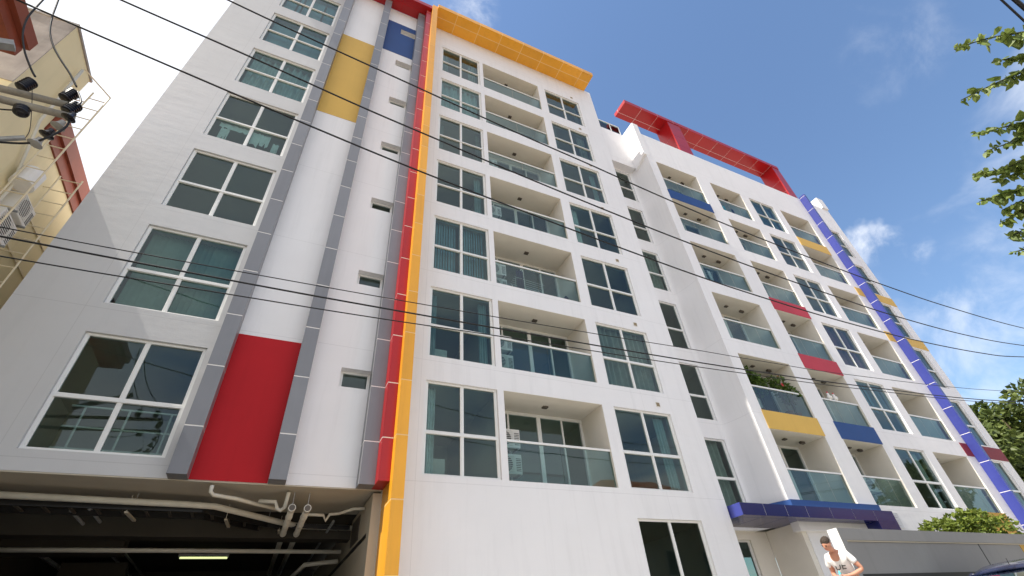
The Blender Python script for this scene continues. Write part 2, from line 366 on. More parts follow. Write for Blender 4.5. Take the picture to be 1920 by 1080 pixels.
def window(x0, x1, z0, z1, y=FY, cols=2, transom=0.97, gl='window_glass', rec=0.055):
    """frame mesh with a pane object in every light"""
    w = round(x1 - x0, 3); h = round(z1 - z0, 3); fr = 0.052; mu = 0.044; d0, d1 = rec, rec + 0.075
    g_ = 0.004
    xsplit = [fr] + [w * i / cols for i in range(1, cols)] + [w - fr]
    def mk():
        m = MB(); m.box(g_, w - g_, d0, d1, g_, fr); m.box(g_, w - g_, d0, d1, h - fr, h - g_)
        m.box(g_, fr, d0, d1, fr, h - fr); m.box(w - fr, w - g_, d0, d1, fr, h - fr)
        for i in range(1, cols): m.box(w * i / cols - mu / 2, w * i / cols + mu / 2, d0 + 0.004, d1 - 0.004, fr, h - fr)
        if transom:
            m.box(fr, w - fr, d0 - 0.012, d1, transom - 0.035, transom + 0.012); m.box(fr, w - fr, d0 + 0.010, d1, transom + 0.012, transom + 0.052)
        m.box(0.01, w - 0.01, d0 - 0.03, d0, -0.0 + g_, 0.022)
        for i in range(cols):       # slim sash edges
            a = w * i / cols; b = w * (i + 1) / cols
            m.box(a + (fr if i == 0 else mu / 2), a + (fr if i == 0 else mu / 2) + 0.022, d0 + 0.012, d1 - 0.006, fr, h - fr)
            m.box(b - (fr if i == cols - 1 else mu / 2) - 0.022, b - (fr if i == cols - 1 else mu / 2), d0 + 0.012, d1 - 0.006, fr, h - fr)
        return m.mesh('window', 'frame')
    o = put('window', shared(('win', w, h, cols, transom, rec), mk), (x0, y, z0), root)
    rows = [(fr, transom - 0.035), (transom + 0.05, h - fr)] if transom else [(fr, h - fr)]
    for c in range(cols):
        a = w * c / cols + (fr if c == 0 else mu / 2) + 0.022; b = w * (c + 1) / cols - (fr if c == cols - 1 else mu / 2) - 0.022
        for (p, q) in rows:
            key = ('pane', round(b - a, 3), round(q - p, 3), gl)
            me = shared(key, lambda: MB().quad((0, 0, 0), (b - a, 0, 0), (b - a, 0, q - p), (0, 0, q - p)).mesh('pane', gl))
            put('pane', me, (x0 + a, y + d0 + 0.04, z0 + p), o)
    return o
def drape(win, x0, x1, z0, z1, y, m, n=14, amp=0.05, kind='curtain'):
    mb = MB(); N = n * 8; pts = []
    ph = random.random() * 6
    for i in range(N + 1):
        x = x0 + (x1 - x0) * i / N; a = amp * (math.sin(2 * math.pi * n * i / N + ph) + 0.5 * math.sin(2 * math.pi * n * 0.37 * i / N + ph * 2))
        pts.append((x, y + a))
    for i in range(N):
        (xa, ya), (xb, yb) = pts[i], pts[i + 1]
        mb.quad((xa, ya, z0), (xb, yb, z0), (xb, yb, z1), (xa, ya, z1))
    return mb.build(kind, m, win, smooth=True)
def vblind(win, x0, x1, z0, z1, y, m, pitch=0.105, ang=28):
    mb = MB(); x = x0
    while x < x1 - 0.03:
        a = R(ang + random.uniform(-9, 9)); w = pitch * 1.05
        if random.random() < 0.04: x += pitch; continue
        mb.quad((x, y, z0), (x + w * math.cos(a), y + w * math.sin(a), z0), (x + w * math.cos(a), y + w * math.sin(a), z1), (x, y, z1)); x += pitch
    return mb.build('vertical_blind', m, win)

# --- openings
LWX = (-3.898, -1.877); W1X = (2.741, 4.611); BX = (4.788, 7.828); W2X = (8.216, 10.295)
R1X = (14.545, 17.33); R2X = (18.33, 20.64); W3X = (21.33, 23.36); R3X = (23.97, 26.50); W4X = (28.05, 29.42)
SWX = (0.775, 1.462)
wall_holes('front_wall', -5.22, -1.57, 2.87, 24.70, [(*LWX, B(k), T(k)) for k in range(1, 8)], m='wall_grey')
wall_holes('front_wall', -1.57, 1.955, 2.87, 24.70, [(*SWX, B(k) + 1.78, T(k)) for k in range(1, 8)])
holesC = [(*W1X, B(k), T(k)) for k in range(1, 8)] + [(*BX, B(k), T(k)) for k in range(1, 8)] + [(*W2X, B(k), T(k)) for k in range(1, 8)] + [(8.20, 10.28, 0.25, 2.52)]
wall_holes('front_wall', 1.958, 11.36, GZ, 24.75, holesC)
holesR = []
for k in range(1, 7):
    holesR += [(*R1X, B(k), T(k)), (*R2X, B(k), T(k)), (*W3X, B(k), T(k)), (*R3X, B(k), T(k)), (*W4X, B(k), T(k))]
wall_holes('front_wall', 14.02, 30.12, 2.36, 22.44, holesR)
# recess between the two blocks, with its narrow windows
NX = (12.35, 13.715); RY = 11.24
wall_holes('recess_wall', 11.36, 13.78, 2.60, 20.18, [(*NX, B(k), T(k)) for k in range(1, 7)], y=RY, th=0.2)
m = MB(); m.box(11.362, 13.90, 10.86, 11.30, 20.182, 23.25); m.build('recess_lintel', 'wall', root)
# cove that sweeps from the recess to the right block
m = MB(); n = 16; pts = [(13.77 + 0.25 * math.sin(t), 10.0 + 1.24 * math.cos(t)) for t in [math.pi / 2 * i / n for i in range(n + 1)]]
zl = [2.60, 8.0, 14.0, 22.44]
for (a, b) in zip(pts[:-1], pts[1:]):
    for p, q in zip(zl[:-1], zl[1:]): m.quad((a[0], a[1], p), (b[0], b[1], p), (b[0], b[1], q), (a[0], a[1], q))
m.build('cove_wall', 'wall', root, smooth=True)
m = MB(); m.prism([(13.86, 9.985, 20.4), (13.86, 9.985, 23.28), (13.86, 10.855, 23.28), (13.86, 10.855, 19.9)], (0.40, 0, 0), 'x')
bevel(m.build('parapet_pier', 'wall', root), 0.015)
# return walls, roof slabs, inner floors and partitions
def part(name, mm, *b, parent=root): return MB().box(*b).build(name, mm, parent)
part('side_wall', 'wall', -5.22, -4.98, 10.262, 22.0, 2.87, 24.70)
part('side_wall', 'wall', 11.10, 11.355, 10.262, 18.0, GZ, 24.75)
part('side_wall', 'wall', 29.88, 30.118, 10.262, 22.0, 2.36, 22.44)
part('roof_slab', 'wall', -4.97, 11.09, 10.27, 22.0, 24.2, 24.6)
part('roof_slab', 'concrete', 14.3, 29.87, 10.27, 22.0, 21.7, 22.0)
part('back_wall', 'room', -4.97, 11.09, 14.2, 14.4, 3.0, 24.2)
part('back_wall', 'room', 11.37, 29.87, 14.2, 14.4, 2.4, 21.7)
for k in range(1, 8):
    zc0, zc1 = (T(k) + 0.03, B(k + 1) - 0.03)
    part('floor_slab', 'room', -4.97, 1.95, 10.264, 14.19, zc0, zc1); part('floor_slab', 'room', 1.97, 11.09, 10.264, 14.19, zc0, zc1)
    if k < 7:
        part('floor_slab', 'room', 14.30, 29.87, 10.264, 14.19, zc0, zc1); part('floor_slab', 'room', 11.37, 14.29, RY + 0.21, 14.19, zc0, zc1)
part('floor_slab', 'room', 2.2, 11.09, 10.264, 14.19, 2.62, 3.15); part('floor_slab', 'room', 11.37, 29.87, 11.5, 14.19, 2.62, 3.15)
for x, t in ((0.45, 7), (4.70, 7), (8.02, 7)): part('partition_wall', 'room', x, x + 0.08, 10.27, 14.19, 3.2, T(t))
for x in (14.30, 17.9, 21.0, 23.7, 27.2): part('partition_wall', 'room', x, x + 0.08, 10.27, 14.19, 3.2, T(6))

# --- windows and what hangs behind them
for k in range(1, 8):
    w = window(*LWX, B(k), T(k)); a, b = LWX[0] + 0.08, LWX[1] - 0.08; y = FY + 0.30
    if k == 2: vblind(w, a, b, B(k), T(k), y, 'blind')
    if k in (6, 7): vblind(w, a, b, B(k), T(k), y, 'blue_blind', 0.09)
    if k == 5: drape(w, a, b, B(k), T(k), y, 'curtain', 9, 0.06)
    if k == 4:
        for (u0, u1, v0, v1, sd) in ((0.06, 0.46, 0.30, 0.43, 1), (0.10, 0.22, 0.04, 0.33, 2), (0.52, 0.78, 0.10, 0.42, 3), (0.84, 0.93, 0.04, 0.30, 4)):
            rn = random.Random(sd); mb = MB(); W = b - a; Hh = T(k) - B(k); n = 16
            up_ = [v1 - rn.random() * 0.03 for i in range(n + 1)]; lo_ = [v0 + (v1 - v0) * min(0.9, rn.random() * 0.25 + (0.45 * rn.random() if i % 5 == 3 else 0)) for i in range(n + 1)]
            X_ = [a + W * (u0 + (u1 - u0) * i / n) for i in range(n + 1)]
            for i in range(n): mb.quad((X_[i], FY + 0.17, B(k) + Hh * lo_[i]), (X_[i + 1], FY + 0.17, B(k) + Hh * lo_[i + 1]), (X_[i + 1], FY + 0.18, B(k) + Hh * up_[i + 1]), (X_[i], FY + 0.18, B(k) + Hh * up_[i]))
            mb.build('torn_paper', 'paper', w)
    if k == 1:
        m = MB()
        for zz in (3.55, 3.95, 4.35): m.tube([(a, FY + 0.9, zz), (b, FY + 0.9, zz)], 0.02, 6)
        for xx in (-3.6, -2.9, -2.2): m.tube([(xx, FY + 0.9, 3.2), (xx, FY + 0.9, 4.35)], 0.02, 6)
        m.build('inner_railing', 'rail', w)
    w = window(*W1X, B(k), T(k)); a, b = W1X[0] + 0.08, W1X[1] - 0.08
    if k == 6: drape(w, a, b, B(k), T(k), y, 'curtain', 8, 0.06)
    if k == 3: vblind(w, a, b, B(k), T(k), y, 'blue_blind', 0.085)
    w = window(*W2X, B(k), T(k)); a, b = W2X[0] + 0.08, W2X[1] - 0.08
    if k == 2: drape(w, a, b, B(k), T(k), y, 'grey_curtain', 9, 0.06)
    # slot window between the pilasters, set deep
    w = window(*SWX, B(k) + 1.78, T(k), cols=1, transom=0, rec=0.17)
    part('vent', 'reveal', 9.82, 9.98, FY - 0.012, FY + 0.02, T(k) + 0.18, T(k) + 0.335)
    MB().box(9.838, 9.962, FY - 0.016, FY - 0.013, T(k) + 0.198, T(k) + 0.318).build('vent_grille', 'vent_brown', root)
window(8.20, 10.28, 0.25, 2.52, cols=2, transom=0, gl='dark_glass')
for k in range(1, 7):
    w = window(*W3X, B(k), T(k)); a, b = W3X[0] + 0.08, W3X[1] - 0.08
    if k == 6: vblind(w, a, b, B(k), T(k), y, 'blue_blind', 0.1, 12)
    if k == 3: drape(w, a, b, B(k), T(k), y, 'purple_curtain', 9, 0.05)
    if k == 2: vblind(w, a, b, B(k) + 0.9, T(k), y, 'blue_blind', 0.1, 10)
    window(*W4X, B(k), T(k), cols=1)
    w = window(*NX, B(k), T(k), y=RY, cols=1, transom=0.93)
    if k in (1, 4): drape(w, NX[0] + 0.1, NX[1] - 0.08, B(k), T(k), RY + 0.3, 'grey_curtain', 6, 0.05)

rv = random.Random(77)
for X, ks, Yw in ((W1X, (1, 2, 4, 5, 7), FY), (W2X, (1, 3, 4, 5, 6, 7), FY), (W3X, (1, 4, 5), FY)):
    for k in ks:
        wn = [o for o in root.children if o.name.startswith('window') and abs(WP[o.name][0] - X[0]) < 0.01 and abs(WP[o.name][2] - B(k)) < 0.01][0]
        mm = rv.choice(('grey_curtain', 'curtain', 'paper', 'grey_curtain')); wd = rv.uniform(0.18, 0.5)
        if rv.random() < 0.75: drape(wn, X[0] + 0.06, X[0] + 0.06 + wd, B(k), T(k) - 0.05, FY + 0.34, mm, 4, 0.035)
        if rv.random() < 0.75: drape(wn, X[1] - 0.06 - wd * rv.uniform(0.6, 1.3), X[1] - 0.06, B(k), T(k) - 0.05, FY + 0.34, mm, 4, 0.035)
        if rv.random() < 0.5:
            zt = rv.uniform(0.1, 0.5); MB().box(X[0] + 0.4, X[0] + 0.9, FY + 1.2, FY + 1.7, B(k), B(k) + 0.5 + zt).build('cabinet', rv.choice(('paper', 'grey_curtain', 'ac_body')), wn)

# --- balconies
BD = 1.22
def balcony(x0, x1, k, panels=2, posts=None, clutter=0):
    w = round(x1 - x0, 3); z0, z1 = B(k), T(k); h = z1 - z0; t = 0.06
    def mk():
        m = MB()          # lining: floor, ceiling, cheeks
        m.box(0.0, w, 0.262, BD, -0.02, 0.0 + 0.004); m.box(0.0, w, 0.262, BD, h - 0.004, h + 0.02)
        m.box(-t, 0.003, 0.262, BD, 0, h); m.box(w - 0.003, w + t, 0.262, BD, 0, h)
        return m.mesh('balcony', 'balcony')
    o = put('balcony', shared(('bal', w), mk), (x0, FY, z0), root)
    # lining of the jambs inside the wall thickness
    def mk2():
        m = MB(); m.box(0.0, 0.004, 0.006, 0.262, 0, h); m.box(w - 0.004, w, 0.006, 0.262, 0, h); m.box(0.004, w - 0.004, 0.006, 0.262, h - 0.004, h)
        return m.mesh('jamb_lining', 'balcony')
    put('jamb_lining', shared(('jamb', w), mk2), (x0, FY, z0), o)
    # sliding door
    ps = posts or [0.22, 0.5, 0.75]
    def mk3():
        m = MB(); y0, y1 = BD - 0.10, BD - 0.02
        m.box(0.005, w - 0.005, y0, y1, h - 0.09, h - 0.006); m.box(0.005, w - 0.005, y0, y1, 0.005, 0.06)
        m.box(0.005, 0.06, y0, y1, 0.06, h - 0.09); m.box(w - 0.075, w - 0.005, y0, y1, 0.06, h - 0.09)
        for i, p in enumerate(ps):
            hw = 0.06 if i == 1 else 0.025
            m.box(w * p - hw, w * p + hw, y0 + 0.01, y1 - 0.01, 0.06, h - 0.09)
        return m.mesh('door_frame', 'frame')
    put('door_frame', shared(('door', w, tuple(ps)), mk3), (x0, FY, z0), o)
    ed = [0.06] + [w * p for p in ps] + [w - 0.07]
    for i in range(len(ed) - 1):
        a, b = ed[i] + 0.02, ed[i + 1] - 0.02
        put('door_pane', shared(('dp', round(b - a, 3)), lambda: MB().quad((0, 0, 0), (b - a, 0, 0), (b - a, 0, h - 0.15), (0, 0, h - 0.15)).mesh('door_pane', 'window_glass')), (x0 + a, FY + BD - 0.055, z0 + 0.06), o)
    # glass guard with a white hand rail
    gh = 0.93; gy = FY + 0.07
    for i in range(panels):
        a = w * i / panels + 0.008; b = w * (i + 1) / panels - 0.008
        put('glass_panel', shared(('gp', round(b - a, 3)), lambda: MB().quad((0, 0, 0.01), (b - a, 0, 0.01), (b - a, 0, gh), (0, 0, gh)).mesh('glass_panel', 'rail_glass')), (x0 + a, gy, z0), o)
    put('handrail', shared(('hr', w), lambda: MB().box(0.006, w - 0.006, -0.03, 0.045, gh, gh + 0.052).mesh('handrail', 'rail')), (x0, gy, z0), o)
    put('ceiling_light', shared('cl', lambda: MB().box(-0.075, 0.075, -0.06, 0.06, -0.045, -0.005).mesh('ceiling_light', 'lamp_dark')), (x0 + w * 0.5, FY + 0.58, z1), o)
    return o
for k in range(1, 8): balcony(*BX, k, 2, [0.205, 0.52, 0.77])
for k in range(1, 7):
    for X in (R1X, R2X, R3X):
        o = balcony(*X, k, 3, [0.30, 0.62])
        if X is not R3X: put('pipe_cover', shared('pc', lambda: MB().box(-0.10, 0.10, -0.05, 0.05, -0.09, -0.005).mesh('pipe_cover', 'lamp_dark')), (X[1] - 0.45, FY + 0.62, T(k)), o)

# --- painted spandrels under some balconies
def spandrel(X, z0, z1, m, ex=0.03, y=0.018):
    MB().box(X[0] - ex, X[1] + ex, FY - y, FY + 0.01, z0, z1).build('spandrel_panel', m, root)
spandrel(R1X, T(5) + 0.004, B(6) - 0.004, 'blue_paint', 0.03); spandrel(R1X, T(1) + 0.004, B(2) - 0.004, 'yellow_paint', 0.03)
spandrel(R2X, T(2) + 0.004, B(3) - 0.004, 'red_light_paint', 0.05); spandrel(R2X, T(3) + 0.004, B(4) - 0.004, 'red_light_paint', 0.05); spandrel(R2X, T(1) + 0.004, B(2) - 0.004, 'blue_paint', 0.05)
spandrel(R3X, T(5) + 0.004, B(6) - 0.004, 'yellow_paint', 0.03); spandrel(R3X, 2.40, B(1) - 0.006, 'ochre_paint', 0.02)
for z0, z1, mm in ((T(4) + 0.05, B(5) - 0.05, 'yellow_paint'), (T(3) + 0.05, B(4) - 0.05, 'yellow_paint'), (T(1) + 0.05, B(2) - 0.05, 'maroon_paint')): spandrel((26.66, 30.11), z0, z1, mm, 0.0)

# --- painted panels between the grey pilasters
def paint(x0, x1, z0, z1, m):
    return wall_holes('painted_panel', x0, x1, z0, z1, [(*SWX, B(7) + 1.78, T(7))] if m == 'blue_paint' else [], y=FY - 0.012, th=0.011, m=m)
paint(-1.46, -0.16, 14.75, 20.46, 'yellow_paint'); paint(-1.46, -0.16, 2.872, 5.90, 'red_paint'); paint(0.16, 1.47, 20.57, 23.42, 'blue_paint')

# --- clad columns: a core that shows as the joint, and panels round it
SEAM = 2.48
def column(name, x0, x1, y0, y1, z0, z1, m, jm='pale_joint', seam=SEAM, gap=0.024, label=None):
    o = MB().box(x0 + 0.003, x1 - 0.003, y0 + 0.003, y1, z0 + 0.003, z1 - 0.004).build(name, jm, root)
    zs = [z0]; s = seam
    while s > z0 + 0.05: s -= 1.2247
    while s < z1 - 0.03:
        if s > z0 + 0.06: zs.append(s)
        s += 1.2247
    zs.append(z1)
    for a, b in zip(zs[:-1], zs[1:]):
        aa = a + (gap / 2 if a > z0 else 0); bb = b - (gap / 2 if b < z1 else 0)
        key = ('col', name, round(x1 - x0, 3), round(y1 - y0, 3), round(bb - aa, 3), m)
        put('panel', shared(key, lambda: MB().box(0, x1 - x0, 0, y1 - y0 - 0.001, 0, bb - aa).mesh('panel', m)), (x0, y0, aa), o)
    if label: o['label'] = label
    return o
column('grey_pilaster', -1.72, -1.42, 9.67, 9.999, 2.86, 24.695, 'grey', 'joint')
column('grey_pilaster', -0.152, 0.145, 9.67, 9.999, 2.86, 24.695, 'grey', 'joint')
column('grey_pilaster', 1.425, 1.728, 9.67, 9.999, 2.86, 24.695, 'grey', 'joint')
column('red_column', 1.730, 1.955, 9.39, 9.998, 2.86, 24.69, 'red_clad', 'joint')
column('yellow_column', 1.957, 2.196, 9.17, 9.998, GZ, 24.99, 'yellow_clad', 'yellow_joint')
column('blue_pilaster', 27.24, 27.43, 9.61, 9.997, 2.38, 22.52, 'blue_clad', 'joint', seam=2.79)

def slabclad(name, x0, x1, y0, y1, z0, z1, m, jm, xstep, ysplit, xstart=None, gap=0.024):
    """a clad overhang: core plus panels on its soffit and its front edge"""
    o = MB().box(x0 + 0.003, x1 - 0.003, y0 + 0.003, y1 - 0.002, z0 + 0.003, z1 - 0.004).build(name, jm, root)
    xs = [x0]; s = (xstart if xstart is not None else x0) + xstep
    while s < x1 - 0.05: xs.append(s); s += xstep
    xs.append(x1); g2 = gap / 2
    for a, b in zip(xs[:-1], xs[1:]):
        aa = a + (g2 if a > x0 else 0); bb = b - (g2 if b < x1 else 0)
        put('panel', shared(('sf', name, round(bb - aa, 3)), lambda: MB().box(0, bb - aa, 0, ysplit - y0 - g2, 0, z1 - z0).mesh('panel', m)), (aa, y0, z0), o)
        put('panel', shared(('sb', name, round(bb - aa, 3)), lambda: MB().box(0, bb - aa, 0, y1 - ysplit - g2, 0, z1 - z0).mesh('panel', m)), (aa, ysplit + g2, z0), o)
    return o
slabclad('yellow_roof_overhang', 2.20, 10.98, 9.05, 9.996, 24.70, 24.985, 'yellow_clad', 'yellow_joint', 1.187, 9.50, 1.99)
slabclad('red_roof_overhang', -5.35, 1.954, 9.24, 9.996, 24.70, 24.98, 'red_clad', 'red_paint', 1.19, 9.58)
slabclad('red_roof_bar', 14.02, 27.20, 9.99, 11.02, 25.55, 25.84, 'red_clad', 'joint', 1.24, 10.70, 14.02, gap=0.013)
def post(x0, x1, y0, y1, z0, z1):
    o = MB().box(x0 + 0.006, x1 - 0.006, y0 + 0.006, y1, z0, z1 - 0.002).build('red_roof_post', 'joint', root)
    zs = [z0, z0 + 1.04, z0 + 2.07, z1]
    for a, b in zip(zs[:-1], zs[1:]): MB().box(x0, x1, y0, y1 - 0.002, a + (0.007 if a > z0 else 0), b - (0.007 if b < z1 else 0)).build('panel', 'red_clad', o)
post(17.22, 18.20, 10.02, 11.00, 22.0, 25.548); post(26.50, 27.20, 10.02, 11.00, 22.0, 25.548)
# glass guard on the roof of the recess
o = MB().box(11.37, 13.84, 10.92, 10.97, 24.12, 24.18).build('roof_guard', 'rail', root)
for x in (12.1, 13.18, 13.82): MB().box(x - 0.025, x + 0.025, 10.925, 10.965, 23.25, 24.118).build('guard_post', 'rail', o)
for a, b in ((11.4, 12.07), (12.13, 13.15), (13.21, 13.79)): MB().box(a, b, 10.94, 10.95, 23.3, 24.11).build('glass_panel', 'rail_glass', o)
# raised pier at the far end of the roof
bevel(MB().box(29.50, 30.13, 9.90, 10.7, 22.442, 23.45).build('end_pier', 'wall', root), 0.02)

# --- entrance: blue canopy, recessed doorway
o = MB().box(11.412, 18.16, 9.586, 10.9, 2.606, 2.904).build('entrance_canopy', 'joint', root)
xs = [11.40, 12.29, 13.17, 14.03, 15.10, 16.13, 17.18, 18.17]
for a, b in zip(xs[:-1], xs[1:]):
    g2 = 0.008
    MB().box(a + g2, b - g2, 9.58, 9.80, 2.60, 2.91).build('panel', 'navy_clad', o)
    if b < 18.0: MB().box(a + g2, b - g2, 9.815, 10.9, 2.60, 2.61).build('panel', 'navy_clad', o)
MB().box(11.398, 11.412, 9.58, 10.40, 2.60, 2.91).build('end_panel', 'blue_clad', o)  # bluer than the navy front: sun on this end is painted in
MB().box(17.19, 18.165, 9.58, 10.3, 1.6, 2.598).build('portal_leg', 'navy_clad', o)
MB().box(14.0, 18.28, 9.93, 9.998, 2.912, 3.19).build('canopy_upstand', 'blue_paint', root)
MB().prism([(13.40, 11.1, 2.912), (14.0, 9.93, 2.912), (14.0, 9.998, 2.912), (13.5, 11.1, 2.912)], (0, 0, 0.275), 'z').build('canopy_upstand', 'blue_paint', root)
wall_holes('porch_wall', 11.36, 14.20, GZ, 2.60, [(12.2, 13.42, GZ + 0.1, 2.36)], y=11.34, th=0.2, m='balcony')
window(12.2, 13.42, GZ + 0.1, 2.36, y=11.34, cols=2, transom=0, gl='dark_glass')
part('porch_wall', 'balcony', 14.20, 14.4, 10.14, 11.33, GZ, 2.598); part('porch_wall', 'wall', 14.405, 17.18, 10.12, 10.4, GZ, 2.598)
part('ground_floor_wall', 'balcony', 17.18, 30.1, 11.6, 11.8, GZ, 2.6); part('lower_soffit', 'soffit', 14.41, 30.1, 10.264, 11.59, 2.365, 2.60)
part('ground_floor_back_wall', 'room', 2.2, 14.1, 14.6, 14.8, GZ, 2.6)

# --- open garage under the left block
gx0, gx1 = -5.0, 1.955
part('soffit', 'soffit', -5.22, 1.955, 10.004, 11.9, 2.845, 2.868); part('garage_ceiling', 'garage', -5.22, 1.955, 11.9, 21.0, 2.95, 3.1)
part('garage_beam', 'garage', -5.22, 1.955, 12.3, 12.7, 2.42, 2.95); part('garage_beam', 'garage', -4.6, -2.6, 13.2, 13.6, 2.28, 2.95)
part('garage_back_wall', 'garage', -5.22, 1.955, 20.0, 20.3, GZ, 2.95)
part('garage_side_wall', 'soffit', 1.78, 1.956, 10.02, 20.0, GZ, 2.80)
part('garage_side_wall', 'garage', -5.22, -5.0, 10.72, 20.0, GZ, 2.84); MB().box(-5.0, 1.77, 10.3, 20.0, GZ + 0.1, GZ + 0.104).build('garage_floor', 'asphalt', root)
part('garage_pier', 'soffit', -5.22, -4.45, 10.05, 10.7, GZ, 2.80)
part('wall_stripe', 'black', 1.772, 1.779, 10.3, 19.9, 2.05, 2.13); part('wall_stripe', 'black', 1.772, 1.779, 10.3, 19.9, 1.0, 1.4)
part('louvre_panel', 'lamp_dark', 1.765, 1.779, 11.2, 12.1, 2.2, 2.68)
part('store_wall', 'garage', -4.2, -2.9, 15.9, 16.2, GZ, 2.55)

def pipe(path, r, m='pvc', name='drain_pipe', parent=None, n=10): return MB().tube(path, r, n).build(name, m, parent, smooth=True)
pr = MB().tube([(-4.40, 10.58, 2.66), (-1.37, 10.80, 2.66), (-0.96, 10.86, 2.66), (0.20, 11.75, 2.62), (0.66, 12.1, 2.62), (1.76, 12.15, 2.62)], 0.056, 10).build('drain_pipe', 'pvc', smooth=True)
tag(pr, 'long cream drain pipe running under the garage soffit and bending inward', 'pipe')
for x, y in ((-2.2, 10.74), (0.0, 11.6)):
    MB().tube([(x, y, 2.70), (x, y, 2.80)], 0.008, 6).build('hanger', 'galvanised', pr)
p2 = MB().tube([(-1.03, 10.02, 2.80), (-1.03, 10.04, 2.70), (-0.98, 10.10, 2.66), (-0.62, 10.28, 2.66), (-0.24, 10.62, 2.66), (0.18, 10.95, 2.66)], 0.034, 10).build('drain_pipe', 'pvc', smooth=True); tag(p2, 'thin white waste pipe with an elbow below the red panel', 'pipe')
p3 = MB().tube([(-0.24, 10.45, 2.68), (0.05, 10.42, 2.67), (0.10, 10.45, 2.56), (0.17, 10.45, 2.53), (0.23, 10.40, 2.58), (0.24, 10.22, 2.80)], 0.036, 10).build('drain_trap', 'pvc', smooth=True); tag(p3, 'white curved trap below the garage soffit, beside the pipe ends', 'pipe')
for x, z, lb in ((0.35, 2.50, 'left of the two thick cream pipes running into the dark garage'), (0.62, 2.50, 'right of the two thick cream pipes running into the dark garage')):
    q = MB().tube([(x, 10.12, z), (x, 17.5, z)], 0.058, 12).build('drain_pipe', 'pvc', smooth=True); tag(q, lb, 'pipe', 'thick drain pipes')
    MB().lathe((x, 10.10, z), (0, 1, 0), [(0, 0.066), (0.14, 0.066)], 14).build('pipe_socket', 'pvc', q)
    MB().lathe((x, 10.098, z), (0, -1, 0), [(0, 0.052), (0.004, 0.052)], 14).build('pipe_mouth', 'lamp_dark', q)
    for yy in (10.75, 11.4, 12.2): MB().lathe((x, yy, z), (0, 1, 0), [(0, 0.066), (0.06, 0.066)], 14).build('pipe_collar', 'pvc', q)
    MB().tube([(x, 10.2, z + 0.05), (x, 10.2, 2.80)], 0.008, 6).build('hanger', 'galvanised', q)
p5 = MB().tube([(0.66, 10.9, 2.58), (1.0, 11.0, 2.60), (1.06, 11.02, 2.5), (1.12, 11.0, 2.62), (1.30, 11.0, 2.64), (1.55, 10.75, 2.68), (1.77, 10.70, 2.68)], 0.030, 10).build('drain_pipe', 'pvc', smooth=True); tag(p5, 'thin cream pipe leading to the garage side wall by the yellow column', 'pipe')
for i, (x, z) in enumerate(((-3.2, 2.62), (-2.95, 2.66), (1.25, 2.56))):
    q = MB().tube([(x, 11.3, z), (x, 19.8, z)], 0.028, 8).build('conduit', 'galvanised', smooth=True); tag(q, ('left', 'second', 'right')[i] + ' thin grey conduit running deep into the garage under the ceiling', 'conduit')
q = MB().tube([(-4.9, 13.0, 2.30), (-2.0, 13.0, 2.30), (1.7, 12.95, 2.28)], 0.045, 8).build('drain_pipe', 'pvc', smooth=True); tag(q, 'cream cross pipe hung below the dark beam deep in the garage', 'pipe')
q = MB().tube([(0.75, 14.2, 1.9), (1.0, 13.6, 2.12), (1.72, 13.4, 2.16)], 0.05, 8).build('drain_pipe', 'pvc', smooth=True); tag(q, 'short angled cream pipe at the right side of the garage', 'pipe')
# cable ladder
tr = empty('cable_ladder', (-1.5, 11.3, 2.55)); tag(tr, 'black cable ladder hung behind the long garage drain pipe', 'cable tray')
cpath = [(-4.40, 11.05), (-1.15, 11.15), (0.0, 12.2), (1.70, 12.3)]
for off in (-0.26, 0.26):
    m = MB()
    for (a, b) in zip(cpath[:-1], cpath[1:]): m.bar((a[0], a[1] + off, 2.60), (b[0], b[1] + off, 2.60), 0.03, 0.09)
    m.build('side_rail', 'black', tr)
for (a, b) in zip(cpath[:-1], cpath[1:]):
    L_ = math.hypot(b[0] - a[0], b[1] - a[1]); n = int(L_ / 0.35)
    for i in range(n):
        t = (i + 0.5) / n; x = a[0] + (b[0] - a[0]) * t; y = a[1] + (b[1] - a[1]) * t
        MB().bar((x, y - 0.26, 2.585), (x, y + 0.26, 2.585), 0.045, 0.02).build('rung', 'lamp_dark', tr)
for x, y in ((-2.3, 11.15), (-0.75, 11.5), (0.25, 12.3)):
    MB().tube([(x, y - 0.28, 2.52), (x, y - 0.28, 2.80)], 0.006, 6).build('hanger', 'pvc', tr); MB().bar((x, y - 0.30, 2.515), (x + 0.05, y + 0.32, 2.515), 0.05, 0.03).build('support_channel', 'soffit', tr)
fl = MB().box(-2.02, -0.80, 17.0, 17.08, 2.86, 2.93).build('fluorescent_lamp', 'frame'); tag(fl, 'lit fluorescent tube lamp on the dark garage ceiling', 'lamp')
MB().tube([(-1.99, 17.04, 2.835), (-0.83, 17.04, 2.835)], 0.022, 8).build('tube', 'tube_light', fl)

# --- notice beside the canopy
nt_ = MB().box(18.66, 19.18, 9.985, 9.997, 2.52, 2.98).build('notice_sheet', 'notice'); tag(nt_, 'small pale notice sheet in a plastic sleeve on the grey wall right of the canopy', 'notice')
m = MB()
for i in range(7): m.box(18.72, 18.72 + random.uniform(0.2, 0.4), 9.982, 9.9845, 2.88 - i * 0.05, 2.893 - i * 0.05)
m.build('notice_text', 'notice_ink', nt_)
m = MB(); m.box(18.655, 19.185, 9.981, 9.986, 2.98, 2.992); m.box(18.655, 19.185, 9.981, 9.986, 2.508, 2.52); m.build('sleeve_edge', 'frame', nt_)

